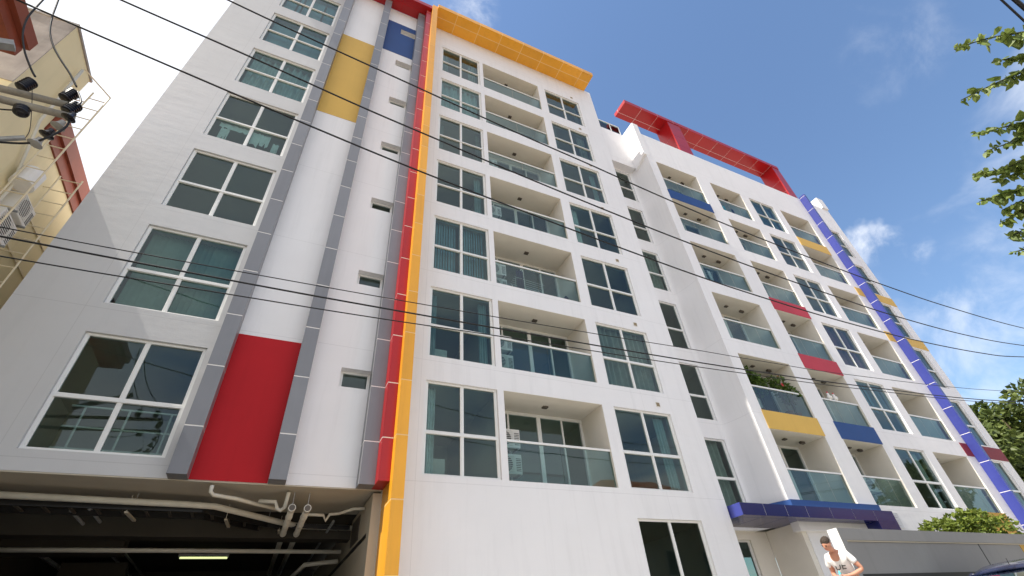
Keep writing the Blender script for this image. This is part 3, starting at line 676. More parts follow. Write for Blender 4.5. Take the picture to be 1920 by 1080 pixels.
# ------------------------------------------------------------------ air conditioners on the balconies
def condenser(name, c, w, h, d, label, facing=(0, -1), group=None, scale=1.0):
    """c: centre of the back-bottom edge; facing: horizontal direction of the grille"""
    f = Vector((facing[0], facing[1], 0)).normalized(); s = Vector((-f.y, f.x, 0)); U = Vector((0, 0, 1)); C0 = Vector(c)
    def P(a, b, u): return C0 + s * a + f * b + U * u
    def bx(m, a0, a1, b0, b1, u0, u1):
        k = len(m.v); m.v += [tuple(P(a, b, u)) for u in (u0, u1) for b in (b0, b1) for a in (a0, a1)]
        m.f += [tuple(k + i for i in q) for q in ((0, 2, 3, 1), (4, 5, 7, 6), (0, 1, 5, 4), (1, 3, 7, 5), (3, 2, 6, 7), (2, 0, 4, 6))]
    m = MB(); bx(m, -w / 2, w / 2, 0, d, 0, h); o = m.build(name, 'ac_body', None, tuple(C0)); tag(o, label, 'air conditioner', group); bevel(o, 0.012)
    m = MB(); m.lathe(tuple(P(-w * 0.12, d - 0.004, h * 0.5)), f, [(0, h * 0.40), (0.008, h * 0.40)], 20); m.build('fan_opening', 'ac_dark', o)
    m = MB()
    for i in range(9): u = h * (0.12 + 0.095 * i); bx(m, -w * 0.46, w * 0.22, d + 0.006, d + 0.014, u, u + 0.014)
    m.build('grille', 'ac_body', o)
    m = MB()
    for i in range(8): u = h * (0.16 + 0.085 * i); bx(m, w * 0.28, w * 0.46, d - 0.002, d + 0.004, u, u + 0.016)
    m.build('louvre', 'ac_dark', o)
    m = MB(); bx(m, -w * 0.40, -w * 0.34, -0.02, d + 0.04, -0.035, -0.005); bx(m, w * 0.34, w * 0.40, -0.02, d + 0.04, -0.035, -0.005); m.build('bracket', 'galvanised', o)
    return o
rows = ['lowest', 'second', 'third', 'fourth', 'fifth', 'sixth', 'top']
for k in range(1, 8):
    condenser('air_conditioner', (5.16, FY + 1.00, B(k) + 0.40), 0.74, 0.50, 0.26, 'lower white air conditioner on the %s balcony beside the yellow column' % rows[k - 1], group='balcony air conditioners')
    if k < 6: condenser('air_conditioner', (5.16, FY + 1.00, B(k) + 1.06), 0.74, 0.50, 0.26, 'upper white air conditioner on the %s balcony beside the yellow column' % rows[k - 1], group='balcony air conditioners')

# laundry and a chair back on the third balcony
lr = empty('drying_rack', (6.0, 10.55, B(3))); tag(lr, 'white drying rack with dark clothes on the third balcony up beside the yellow column', 'drying rack')
m = MB()
for i in range(5): m.tube([(5.65, 10.4 + 0.09 * i, B(3) + 0.80), (6.75, 10.4 + 0.09 * i, B(3) + 0.72)], 0.008, 5)
for x in (5.7, 6.7):
    m.tube([(x, 10.4, B(3)), (x, 10.76, B(3) + 0.78)], 0.01, 5); m.tube([(x, 10.76, B(3)), (x, 10.4, B(3) + 0.8)], 0.01, 5)
m.build('rack', 'rail', lr)
mat('navy_cloth', (0.02, 0.03, 0.07), 0.9, 0.2, var=0.2, vscale=10)
drape(lr, 5.72, 6.0, B(3) + 0.35, B(3) + 1.15, 10.42, 'navy_cloth', 3, 0.03, 'garment')
def laundry(x, k, n, label, seed):
    rn = random.Random(seed); t = empty('drying_rack', (x, 10.5, B(k))); tag(t, label, 'drying rack'); m = MB()
    for i in range(4): m.tube([(x - 0.5, 10.4 + 0.1 * i, B(k) + 1.02), (x + 0.5, 10.4 + 0.1 * i, B(k) + 1.02)], 0.008, 5)
    for xx in (x - 0.48, x + 0.48): m.tube([(xx, 10.36, B(k)), (xx, 10.72, B(k) + 1.02)], 0.01, 5); m.tube([(xx, 10.72, B(k)), (xx, 10.36, B(k) + 1.02)], 0.01, 5)
    m.build('rack', 'rail', t)
    for i in range(n):
        x0 = x - 0.45 + 0.9 * i / n; drape(t, x0, x0 + 0.8 / n, B(k) + rn.uniform(0.25, 0.5), B(k) + 1.05, 10.4 + 0.1 * (i % 3), rn.choice(('navy_cloth', 'shirt', 'purple_curtain', 'grey_curtain', 'cyan_cloth')), 2, 0.02, 'garment')
laundry(15.2, 4, 4, 'drying rack with clothes on the fourth balcony up, right of the curved white wall', 1)
laundry(25.0, 5, 3, 'drying rack with clothes on the balcony below the yellow band near the blue stripe', 2)
laundry(19.5, 6, 4, 'drying rack with clothes on the top balcony in the middle of the right block', 3)
laundry(25.1, 4, 3, 'drying rack with clothes on the fourth balcony up, next to the blue stripe', 5)
ch = MB().prism([(7.3, 10.5, B(3)), (7.75, 10.5, B(3)), (7.72, 10.5, B(3) + 0.52), (7.62, 10.5, B(3) + 0.60), (7.5, 10.5, B(3) + 0.42)], (0, 0.35, 0), 'y').build('folded_cover', 'navy_cloth'); tag(ch, 'dark folded cover leaning in the right corner of the third balcony', 'cover')

# ------------------------------------------------------------------ plants
def leaf_mesh(name, m, centers, n, size, parent=None, org=None, droop=0.3):
    mb = MB(); tot = sum(c[3] for c in centers)
    for (cx, cy, cz, wt, rx, ry, rz) in centers:
        for i in range(int(n * wt / tot)):
            while True:
                p = Vector((random.uniform(-1, 1), random.uniform(-1, 1), random.uniform(-1, 1)))
                if 0.25 < p.length < 1: break
            p = p.normalized() * (p.length ** 0.6)
            q = Vector((cx + p.x * rx, cy + p.y * ry, cz + p.z * rz))
            d = Vector((p.x + random.uniform(-.8, .8), p.y + random.uniform(-.8, .8), p.z * 0.6 + random.uniform(-.8, .6) - droop)).normalized()
            s = size * random.uniform(0.6, 1.25); a = d * s; b = d.orthogonal().normalized(); b.rotate(Matrix.Rotation(random.random() * 6.28, 3, d)); b = b * s * 0.34; c = d.cross(b).normalized() * s * 0.12
            mb.quad(q, q + a * 0.45 + b + c, q + a, q + a * 0.45 - b + c)
    return mb.build(name, m, parent, org)
def clumps(cx, cy, cz, R_, hz, n, r, seed=1):
    rnd = random.Random(seed); out = []
    for i in range(n):
        while True:
            p = Vector((rnd.uniform(-1, 1), rnd.uniform(-1, 1), rnd.uniform(-1, 1)))
            if p.length < 1: break
        p = p.normalized() * p.length ** 0.5; k = rnd.uniform(0.6, 1.35) * r
        out.append((cx + p.x * R_, cy + p.y * R_, cz + p.z * hz, k ** 2, k, k, k * 0.75))
    return out
def tree(name, x, y, h, crown_r, crown_z, hz, n, size, label, cat='tree', lm='leaf', seed=3, clump=26, cr=1.3, group=None):
    t = empty(name, (x, y, GZ)); tag(t, label, cat, group); rnd = random.Random(seed)
    cl = clumps(x, y, crown_z, crown_r, hz, clump, cr, seed)
    m = MB(); tr_ = 0.035 * h
    m.tube([(x, y, GZ), (x + 0.1, y, GZ + h * 0.2), (x - 0.05, y + 0.05, crown_z - hz * 0.4), (x, y, crown_z + hz * 0.3)], [tr_, tr_ * 0.8, tr_ * 0.5, tr_ * 0.2], 9)
    for c in cl[::3]:
        z0 = crown_z - hz * rnd.uniform(0.2, 0.7); mid = ((x + c[0]) / 2, (y + c[1]) / 2, (z0 + c[2]) / 2 + 0.2)
        m.tube([(x, y, z0), mid, (c[0], c[1], c[2])], [tr_ * 0.35, tr_ * 0.22, tr_ * 0.08], 6)
    m.build('trunk', 'bark', t, smooth=True)
    leaf_mesh('crown', lm, cl, n, size, t)
    return t
tree('broadleaf_tree', 46.0, 13.5, 13.0, 5.4, 7.9, 4.4, 26000, 0.42, 'large leafy tree standing beyond the far end of the apartment building', seed=5, clump=46, cr=1.7)
tree('broadleaf_tree', 55.5, 14.5, 13.0, 5.0, 8.6, 4.0, 16000, 0.45, 'leafy tree at the right edge, behind the nearer big tree', seed=9, clump=36, cr=1.7)
def bush(x, y, zc, rx, rz, n, size, label, seed):
    t = empty('shrub', (x, y, GZ + 0.1)); tag(t, label, 'shrub'); rnd = random.Random(seed)
    cl = clumps(x, y, zc, rx, rz, 30, 0.40, seed)
    m = MB()
    for i in range(7): c = cl[i * 4]; m.tube([(x + rnd.uniform(-.2, .2), y, GZ + 0.1), ((x + c[0]) / 2, (y + c[1]) / 2, (GZ + c[2]) / 2), (c[0], c[1], c[2])], [0.04, 0.03, 0.01], 6)
    m.build('stem', 'bark', t, smooth=True)
    leaf_mesh('foliage', 'bush_leaf', cl, n, size, t)
bush(17.35, 7.75, 1.52, 0.86, 0.62, 8000, 0.13, 'rounded green shrub growing behind the grey wall below the balconies', 4)
bush(19.6, 7.9, 1.25, 0.45, 0.28, 2200, 0.13, 'low yellow-green shrub at the right end of the grey wall', 6)

# potted plants on the second balcony of the right block
def potted(x, y, z, h, r, n, label, lm='pot_leaf', flowers=0, seed=1):
    t = empty('potted_plant', (x, y, z)); tag(t, label, 'plant'); rnd = random.Random(seed)
    MB().lathe((x, y, z), (0, 0, 1), [(0, 0.10), (0.02, 0.11), (0.24, 0.15), (0.27, 0.16), (0.27, 0.13)], 14).build('pot', 'terracotta', t, smooth=False)
    m = MB()
    for i in range(5): m.tube([(x, y, z + 0.25), (x + rnd.uniform(-.1, .1), y, z + h * 0.6), (x + rnd.uniform(-r, r) * 0.6, y + rnd.uniform(-r, r) * 0.6, z + h)], [0.014, 0.010, 0.005], 5)
    m.build('stem', 'bark', t)
    leaf_mesh('foliage', lm, clumps(x, y, z + h, r, r * 1.0, 12, r * 0.5, seed), n, 0.15, t)
    for i in range(flowers):
        c = Vector((x + rnd.uniform(-r, r), y - r * 0.6, z + h + rnd.uniform(-r, r))); mb = MB()
        for j in range(6):
            a = j * math.pi / 3; d = Vector((math.cos(a), -0.35, math.sin(a))); e = Vector((-math.sin(a), 0, math.cos(a))) * 0.03
            mb.quad(c, c + d * 0.05 + e, c + d * 0.085, c + d * 0.05 - e)
        mb.build('flower', 'flower', t)
potted(15.15, 10.45, B(2), 1.55, 0.30, 380, 'tall bushy potted plant at the left of the yellow-banded balcony', seed=2)
potted(15.55, 10.50, B(2), 1.22, 0.30, 260, 'lower potted plant beside the tall one on the yellow-banded balcony', seed=4)
potted(16.45, 10.30, B(2), 1.45, 0.24, 200, 'red-flowering potted plant in the middle of the yellow-banded balcony', seed=6, flowers=2)
potted(16.95, 10.36, B(2), 1.12, 0.28, 300, 'trailing potted plant spilling over the right end of the yellow-banded balcony', seed=8)
for i, x in enumerate((19.0, 19.35)):
    t = MB().lathe((x, FY + 0.075, B(2) + 0.985), (0, 0, 1), [(0, 0.05), (0.06, 0.10), (0.13, 0.10), (0.18, 0.05), (0.24, 0.055), (0.29, 0.02)], 12).build('rooster_ornament', 'toy_white', smooth=True)
    tag(t, ('left' if i == 0 else 'right') + ' of the two small white rooster ornaments on the blue-banded balcony rail', 'ornament', 'rooster ornaments')
    MB().prism([(x - 0.02, FY + 0.065, B(2) + 1.25), (x + 0.05, FY + 0.065, B(2) + 1.25), (x + 0.07, FY + 0.065, B(2) + 1.33), (x + 0.03, FY + 0.065, B(2) + 1.30), (x, FY + 0.065, B(2) + 1.35)], (0, 0.02, 0), 'y').build('comb', 'flower', t)
cd_ = empty('wicker_chair', (18.9, 10.7, B(3))); tag(cd_, 'round-backed chair behind the upper red-banded balcony rail', 'chair')
m = MB(); m.tube([(18.9 + 0.3 * math.cos(a), 10.8, B(3) + 1.1 + 0.35 * math.sin(a)) for a in [i * math.pi / 10 for i in range(21)]], 0.02, 6); m.build('back_hoop', 'rail', cd_)
m = MB(); m.box(18.6, 19.2, 10.5, 10.95, B(3) + 0.4, B(3) + 0.46); m.build('seat', 'navy_cloth', cd_)
for dx in (-0.26, 0.26):
    for dy in (-0.2, 0.2): MB().tube([(18.9 + dx, 10.72 + dy, B(3)), (18.9 + dx, 10.72 + dy, B(3) + 0.42)], 0.018, 6).build('leg', 'rail', cd_)
condenser('air_conditioner', (20.1, FY + 1.05, B(1) + 0.72), 0.80, 0.55, 0.28, 'single white air conditioner on the lowest balcony beside the notice sheet')

# ------------------------------------------------------------------ grey boundary wall, man, car
WY = 6.40
wr = empty('boundary_wall', (14.0, WY, GZ)); tag(wr, 'grey rendered boundary wall with a recessed panel and dark joint at lower right', 'wall')
bevel(MB().box(10.02, 24.0, WY + 0.03, WY + 0.21, GZ + 0.1, 1.34).build('infill', 'grey_wall', wr), 0.004)
MB().box(10.02, 24.0, WY, WY + 0.215, 1.365, 1.575).build('coping', 'grey_wall', wr); MB().box(10.02, 10.17, WY, WY + 0.214, GZ + 0.1, 1.363).build('end_post', 'grey_wall', wr)
MB().box(10.172, 24.0, WY + 0.012, WY + 0.20, 1.342, 1.363).build('lit_reveal', 'soffit', wr)  # beige strip: light on the recess's upper edge, painted in as colour
MB().box(14.86, 14.89, WY + 0.026, WY + 0.05, 0.86, 1.34).build('joint', 'black', wr); MB().box(10.172, 24.0, WY + 0.022, WY + 0.05, 0.72, 0.80).build('base_stripe', 'black', wr)
MB().box(16.72, 18.6, WY + 0.02, WY + 0.05, 0.9, 1.338).build('panel', 'ochre_paint', wr)
MB().box(10.015, 10.019, WY + 0.004, WY + 0.21, GZ + 0.1, 1.572).build('sunlit_end', 'wall', wr)  # white sheet: sunlight on the grey wall's end, put into the colour

pb = MB().box(9.05, 9.70, 5.75, 6.36, GZ + 0.1, 0.503).build('concrete_block', 'concrete'); tag(pb, 'plain concrete block at the end of the grey wall, under the seated man', 'block'); bevel(pb, 0.02)
MB().box(8.55, 9.048, 5.75, 6.36, GZ + 0.1, 0.07).build('step', 'concrete', pb)

def person():
    Fv = Vector((-0.99, -0.12, 0)).normalized(); Lv = Vector((-Fv.y, Fv.x, 0)); U = Vector((0, 0, 1)); base = Vector((9.25, 6.02, 0.622)); K = 0.92
    def P(f, l, u): f2 = f + (0.24 * u if u > 0 else 0); return base + (Fv * f2 + Lv * l + U * (u * 0.97 if u > 0 else u)) * K
    def skin(name, m, verts, edges, parent, org, sub=2):
        me = bpy.data.meshes.new(name); me.from_pydata([tuple(Vector(v[0]) - Vector(org)) for v in verts], edges, []); me.materials.append(MT[m])
        o = put(name, me, org, parent); md = o.modifiers.new('skin', 'SKIN'); md.use_smooth_shade = True
        for i, v in enumerate(verts):
            r = v[1]; me.skin_vertices[0].data[i].radius = (r[0] * K, r[1] * K) if isinstance(r, tuple) else (r * K, r * K)
        me.skin_vertices[0].data[0].use_root = True
        sb = o.modifiers.new('sub', 'SUBSURF'); sb.levels = sub; sb.render_levels = sub
        return o
    rootm = empty('person', (base.x, base.y, 0.492)); tag(rootm, 'man in white printed t-shirt and grey shorts, seated and looking down beside the grey wall', 'person')
    V = []; E_ = []
    def add(p, r, par=None):
        V.append((p, r)); i = len(V) - 1
        if par is not None: E_.append((par, i))
        return i
    pel = add(P(0, 0, 0), (0.13, 0.10)); b1 = add(P(0.04, 0, 0.16), (0.13, 0.095), pel); b2 = add(P(0.09, 0, 0.34), (0.15, 0.10), b1); ch_ = add(P(0.12, 0, 0.45), (0.12, 0.085), b2)
    nk = add(P(0.155, 0, 0.53), 0.055, ch_); n2 = add(P(0.195, 0.0, 0.580), 0.052, nk)
    hu = (U * 0.80 + Fv * 0.60 + Lv * 0.10).normalized(); hf = (Fv * 0.80 - U * 0.60 - Lv * 0.18).normalized(); hl = hu.cross(hf); HC = P(0.245, 0, 0.655)
    def Q(f, l, u): return HC + (hf * f + hl * l + hu * u) * K
    h1 = add(Q(0.0, 0, -0.05), (0.066, 0.078), n2); h2 = add(Q(0.0, 0, 0.015), (0.074, 0.092), h1); h3 = add(Q(-0.008, 0, 0.07), (0.060, 0.074), h2)
    jaw = add(Q(0.068, 0, -0.082), 0.032, h1); nose = add(Q(0.112, 0, -0.015), 0.013, h2)
    for s in (1, -1):
        sh = add(P(0.10, 0.17 * s, 0.45), 0.062, ch_); el = add(P(0.06, (0.30 if s > 0 else 0.25) * s, 0.19), 0.043, sh); fa = add(P(0.20, 0.17 * s, 0.12), 0.036, el)
        wr_ = add(P(0.29, 0.07 * s, 0.10), 0.027, fa); pm = add(P(0.34, 0.03 * s, 0.09), (0.036, 0.018), wr_)
        for q, (df, dl, du, r) in enumerate(((0.050, -0.045, 0.02, 0.009), (0.060, -0.050, 0.0, 0.0095), (0.058, -0.050, -0.018, 0.009), (0.048, -0.042, -0.034, 0.008))):
            k1 = add(P(0.34 + df * 0.55, (0.03 + dl * 0.15) * s, 0.09 + du), r, pm); add(P(0.34 + df, (0.03 + dl) * s, 0.085 + du), r * 0.85, k1)
        t1 = add(P(0.325, 0.02 * s, 0.125), 0.011, wr_); add(P(0.36, -0.005 * s, 0.135), 0.009, t1)
        hp = add(P(0.05, 0.10 * s, -0.03), 0.085, pel); kn = add(P(0.46, 0.13 * s, -0.01), 0.060, hp); cf = add(P(0.49, 0.13 * s, -0.20), 0.052, kn); an = add(P(0.47, 0.13 * s, -0.46), 0.036, cf)
        ft = add(P(0.50, 0.13 * s, -0.53), 0.038, an); add(P(0.62, 0.14 * s, -0.545), 0.030, ft)
        ear = add(Q(-0.01, 0.084 * s, -0.012), 0.016, h2)
    org = tuple(base)
    body = skin('body', 'skin', V, E_, rootm, org)
    V = []; E_ = []
    a = add(P(-0.01, 0, -0.06), (0.150, 0.125)); b = add(P(0.035, 0, 0.12), (0.152, 0.118), a); c = add(P(0.085, 0, 0.33), (0.170, 0.120), b); d = add(P(0.122, 0, 0.455), (0.118, 0.085), c); add(P(0.148, 0, 0.505), 0.062, d)
    for s in (1, -1):
        sh = add(P(0.10, 0.17 * s, 0.45), 0.076, d); add(P(0.085, 0.225 * s, 0.35), 0.066, sh); add(P(0.078, 0.25 * s, 0.29), 0.066, len(V) - 1)
    skin('t_shirt', 'shirt', V, E_, rootm, org)
    V = []; E_ = []
    a = add(P(0.0, 0, -0.04), (0.145, 0.12))
    for s in (1, -1):
        b = add(P(0.06, 0.10 * s, -0.035), 0.105, a); c = add(P(0.28, 0.12 * s, -0.02), 0.090, b); add(P(0.41, 0.13 * s, -0.015), 0.085, c)
    skin('shorts', 'shorts', V, E_, rootm, org)
    # cropped hair: a cap over crown and back of the head
    mb = MB(); cc = Q(-0.008, 0, 0.022); n = 18; rows_ = 8
    for j in range(rows_):
        for i in range(n):
            def pt(jj, ii):
                th = (jj / rows_) * R(84); ph = 2 * math.pi * ii / n
                f_ = math.sin(th) * math.cos(ph); l_ = math.sin(th) * math.sin(ph); u_ = math.cos(th)
                if f_ > 0: f_ *= 0.82; u_ += 0.30 * f_
                k = 1.0 + 0.03 * math.sin(ii * 5.1 + jj * 3.3)
                return cc + (hf * (f_ * 0.104) + hl * (l_ * 0.086) + hu * (u_ * 0.090 - 0.02 * f_)) * k * K
            mb.quad(pt(j, i), pt(j, i + 1), pt(j + 1, i + 1), pt(j + 1, i))
    mb.build('hair', 'hair', rootm, smooth=True)
    for s in (1, -1):
        MB().lathe(tuple(Q(0.082, 0.032 * s, 0.004)), hf, [(0, 0.010), (0.006, 0.007), (0.008, 0.002)], 8).build('eye', 'hair', rootm)
        MB().bar(Q(0.092, 0.018 * s, 0.022), Q(0.080, 0.048 * s, 0.021), 0.007).build('eyebrow', 'hair', rootm)
    MB().bar(Q(0.092, -0.022, -0.058), Q(0.092, 0.022, -0.058), 0.006).build('mouth', 'red_paint', rootm)
    # worn black print across the chest
    nrm = (Fv * 0.93 + U * 0.30).normalized(); up = (U - nrm * U.dot(nrm)).normalized(); rt = -Lv
    for ri, (txt, u0, size) in enumerate((('UE', 0.20, 0.17),)):
        cu = bpy.data.curves.new('print', 'FONT'); cu.body = txt; cu.size = size; cu.align_x = 'CENTER'; cu.extrude = 0.0008; cu.shear = 0.1
        tmp = bpy.data.objects.new('tmp', cu); me = bpy.data.meshes.new_from_object(tmp); bpy.data.objects.remove(tmp); me.name = 'shirt_print'
        for v in me.vertices:
            a_, b_ = v.co.x, v.co.y; bow = 1.5 * a_ * a_
            q = Fv * (0.205 - 0.25 * (0.33 - u0) - bow + 0.24 * (u0 + b_)) + U * u0 * 0.97 + Lv * a_ + up * b_ + nrm * (0.055 + v.co.z)
            v.co = q * K
        me.materials.clear(); me.materials.append(MT['black'])
        put('shirt_print', me, org, rootm)
    bt = MB(); p = P(0.36, 0, 0.09); bt.lathe(tuple(p - U * 0.03), (0.2, 0.1, 1), [(0, 0.020), (0.09, 0.020), (0.11, 0.010), (0.13, 0.010)], 10); o = bt.build('small_bottle', 'cyan_cloth', smooth=True); tag(o, 'small light blue bottle held in the hands of the seated man', 'bottle')
person()

def car(cx, cy):
    t = empty('parked_car', (cx, cy, GZ)); tag(t, 'dark blue parked car, only its glossy roof showing at the lower right corner', 'car')
    # side outline (x from front to back), body width shaping by stations
    st = [(-2.10, 0.55, 0.60, 0.62), (-2.02, 0.40, 0.74, 0.72), (-1.6, 0.30, 0.84, 0.82), (-1.0, 0.27, 0.92, 0.86), (-0.6, 0.26, 0.95, 0.87), (0.2, 0.26, 0.96, 0.87), (1.0, 0.27, 0.97, 0.86), (1.6, 0.30, 0.97, 0.83), (2.05, 0.42, 0.92, 0.74), (2.12, 0.55, 0.80, 0.64)]
    m = MB(); n = 12; rings = []
    for (x, zb, zt, hw) in st:
        ring = []
        for k in range(n):
            a = 2 * math.pi * k / n; c, s = math.cos(a), math.sin(a); e = 0.45
            yy = hw * math.copysign(abs(c) ** e, c); zz = (zb + zt) / 2 + (zt - zb) / 2 * math.copysign(abs(s) ** e, s)
            ring.append(len(m.v)); m.v.append((cx + x, cy + yy, GZ + zz))
        rings.append(ring)
    for r1, r2 in zip(rings[:-1], rings[1:]):
        for k in range(n): m.f.append((r1[k], r2[k], r2[(k + 1) % n], r1[(k + 1) % n]))
    m.f.append(tuple(rings[0])); m.f.append(tuple(reversed(rings[-1])))
    b = m.build('body', 'car_paint', t, smooth=True); sb = b.modifiers.new('s', 'SUBSURF'); sb.levels = 1; sb.render_levels = 2
    gst = [(-1.00, 0.93, 0.935, 0.74), (-0.30, 0.93, 1.30, 0.66), (0.15, 0.93, 1.42, 0.62), (0.75, 0.93, 1.43, 0.61), (1.25, 0.93, 1.30, 0.63), (1.85, 0.93, 0.96, 0.70)]
    m = MB(); rings = []
    for (x, zb, zt, hw) in gst:
        top = hw * (1 - 0.16 * (zt - zb) / 0.5); rings.append([len(m.v) + i for i in range(4)]); m.v += [(cx + x, cy - hw, GZ + zb), (cx + x, cy - top, GZ + zt - 0.02), (cx + x, cy + top, GZ + zt - 0.02), (cx + x, cy + hw, GZ + zb)]
    for r1, r2 in zip(rings[:-1], rings[1:]):
        for k in range(3): m.f.append((r1[k], r1[k + 1], r2[k + 1], r2[k]))
    m.build('windows', 'dark_glass', t, smooth=False)
    m = MB(); n = 8; rt = []
    for (x, zt, hw) in ((-0.36, 1.285, 0.57), (-0.2, 1.345, 0.565), (0.15, 1.425, 0.55), (0.75, 1.435, 0.545), (1.2, 1.335, 0.555), (1.34, 1.275, 0.56)):
        row = []
        for k in range(n + 1): u = -1 + 2 * k / n; row.append(len(m.v)); m.v.append((cx + x, cy + hw * u, GZ + zt + 0.03 * (1 - u * u) - 0.015))
        rt.append(row)
    for r1, r2 in zip(rt[:-1], rt[1:]):
        for k in range(n): m.f.append((r1[k], r2[k], r2[k + 1], r1[k + 1]))
    o = m.build('roof', 'car_paint', t, smooth=True); sd = o.modifiers.new('s', 'SOLIDIFY'); sd.thickness = 0.03
    for s in (-1, 1):
        m = MB(); m.bar((cx - 1.0, cy + s * 0.73, GZ + 0.94), (cx - 0.33, cy + s * 0.575, GZ + 1.29), 0.05); m.bar((cx + 1.85, cy + s * 0.69, GZ + 0.96), (cx + 1.3, cy + s * 0.565, GZ + 1.29), 0.06); m.bar((cx + 0.45, cy + s * 0.70, GZ + 0.94), (cx + 0.45, cy + s * 0.55, GZ + 1.42), 0.06); m.build('pillar', 'car_paint', t)
        for x in (-1.35, 1.32):
            w = MB().lathe((cx + x, cy + s * 0.70, GZ + 0.31), (0, s, 0), [(0, 0.27), (0.02, 0.31), (0.17, 0.31), (0.19, 0.27)], 22).build('wheel', 'rubber', t, smooth=False); MB().lathe((cx + x, cy + s * 0.889, GZ + 0.31), (0, s, 0), [(0, 0.20), (0.012, 0.18)], 18).build('rim', 'chrome', w)
        MB().box(cx - 2.10, cx - 1.95, cy + s * 0.5 - 0.14, cy + s * 0.5 + 0.14, GZ + 0.60, GZ + 0.71).build('headlight', 'lens_clear', t); MB().box(cx + 2.0, cx + 2.125, cy + s * 0.55 - 0.12, cy + s * 0.55 + 0.12, GZ + 0.68, GZ + 0.84).build('tail_light', 'lens_red', t)
    MB().tube([(cx - 0.12, cy, GZ + 1.37), (cx - 0.10, cy, GZ + 1.47)], [0.008, 0.004], 6).build('aerial', 'black', t)
car(13.05, 5.30)

# ------------------------------------------------------------------ neighbouring cream house
NXW = -6.0
nb = empty('neighbour_house', (-9.0, 10.5, GZ)); tag(nb, 'cream neighbouring house with brown eaves at the left edge', 'house')
MB().box(-14.0, NXW, 7.60, 8.92, GZ + 0.1, 11.36).build('wall', 'cream', nb)
MB().box(-14.0, NXW, 8.921, 19.0, GZ + 0.1, 9.40).build('wall', 'cream', nb)
MB().box(-13.9, NXW + 0.006, 7.585, 7.60, 9.0, 11.37).build('stained_gable', 'stain', nb)
MB().box(-14.1, NXW + 0.03, 7.57, 8.96, 11.362, 11.42).build('roof_edge', 'stain', nb)
MB().box(-14.0, -6.1, 2.4, 7.58, GZ + 0.1, 8.55).build('front_wing', 'cream', nb)
ev = MB().box(-6.30, -5.66, 1.8, 6.82, 8.76, 8.98).build('eave', 'brown', nb); MB().box(-5.76, -5.56, 1.8, 6.80, 8.985, 9.26).build('fascia', 'brown', ev)
ev = MB().box(-14.0, -5.96, 8.94, 19.0, 9.401, 9.70).build('eave', 'brown', nb); MB().box(-6.2, -5.90, 8.93, 19.0, 9.701, 10.12).build('fascia', 'brown', ev)
for z in (5.6, 6.45, 7.3, 8.1): MB().box(NXW + 0.0, NXW + 0.02, 9.4, 12.0, z, z + 0.03).build('string_course', 'cream_steel', nb)
def ladder(y, z0, z1, xo, xi, lab, brace=False):
    t = empty('wall_ladder', (xo, y, z0)); tag(t, lab, 'ladder')
    for x in (xo, xi): MB().tube([(x, y, z0), (x, y, z1)], 0.017, 6).build('stile', 'cream_steel', t)
    z = z0 + 0.15
    while z < z1:
        MB().tube([(xo, y, z), (xi, y, z)], 0.012, 6).build('rung', 'cream_steel', t); z += 0.36
    for z in (z0 + 0.3, z1 - 0.4): MB().tube([(xi, y, z), (NXW, y + 0.02, z)], 0.012, 6).build('bracket', 'cream_steel', t)
    if brace: MB().tube([(xo, y, z1), (xi - 0.1, y - 0.55, z1 + 0.05)], 0.014, 6).build('brace', 'cream_steel', t)
ladder(8.92, 5.2, 10.98, -5.46, -5.78, 'upper cream steel ladder fixed to the neighbouring house', True)
ladder(10.03, 5.0, 9.2, -5.46, -5.86, 'lower cream steel ladder fixed to the neighbouring house, next to our wall')
condenser('air_conditioner', (NXW + 0.02, 9.50, 6.85), 0.66, 0.48, 0.28, 'lower grey air conditioner hung on the neighbouring house', (1, 0)); condenser('air_conditioner', (NXW + 0.02, 9.66, 7.50), 0.62, 0.44, 0.26, 'upper grey air conditioner hung on the neighbouring house', (1, 0))
tk = MB().lathe((-5.76, 9.15, 7.92), (0, 0.1, 1), [(0, 0.02), (0.01, 0.20), (0.42, 0.20), (0.47, 0.16), (0.49, 0.02)], 20).build('water_heater', 'toy_white', smooth=False); tag(tk, 'white cylindrical tank on the wall of the neighbouring house', 'tank')
MB().bar((-5.76, 9.3, 8.1), (NXW, 9.3, 8.1), 0.05).build('bracket', 'galvanised', tk)
t = MB().tube([(-5.9, 8.4, 11.0), (-5.9, 8.55, 9.2), (-5.9, 9.2, 7.9), (-5.9, 9.3, 5.5)], 0.03, 8).build('waste_pipe', 'pvc', smooth=True); tag(t, 'cream pipe bundle down the neighbouring house wall behind the ladder', 'pipe')
tree('broadleaf_tree', -5.9, 22.5, 4.0, 1.6, 1.6, 1.4, 3000, 0.2, 'dark tree seen through the far side of the garage', seed=12, clump=16, cr=0.8)

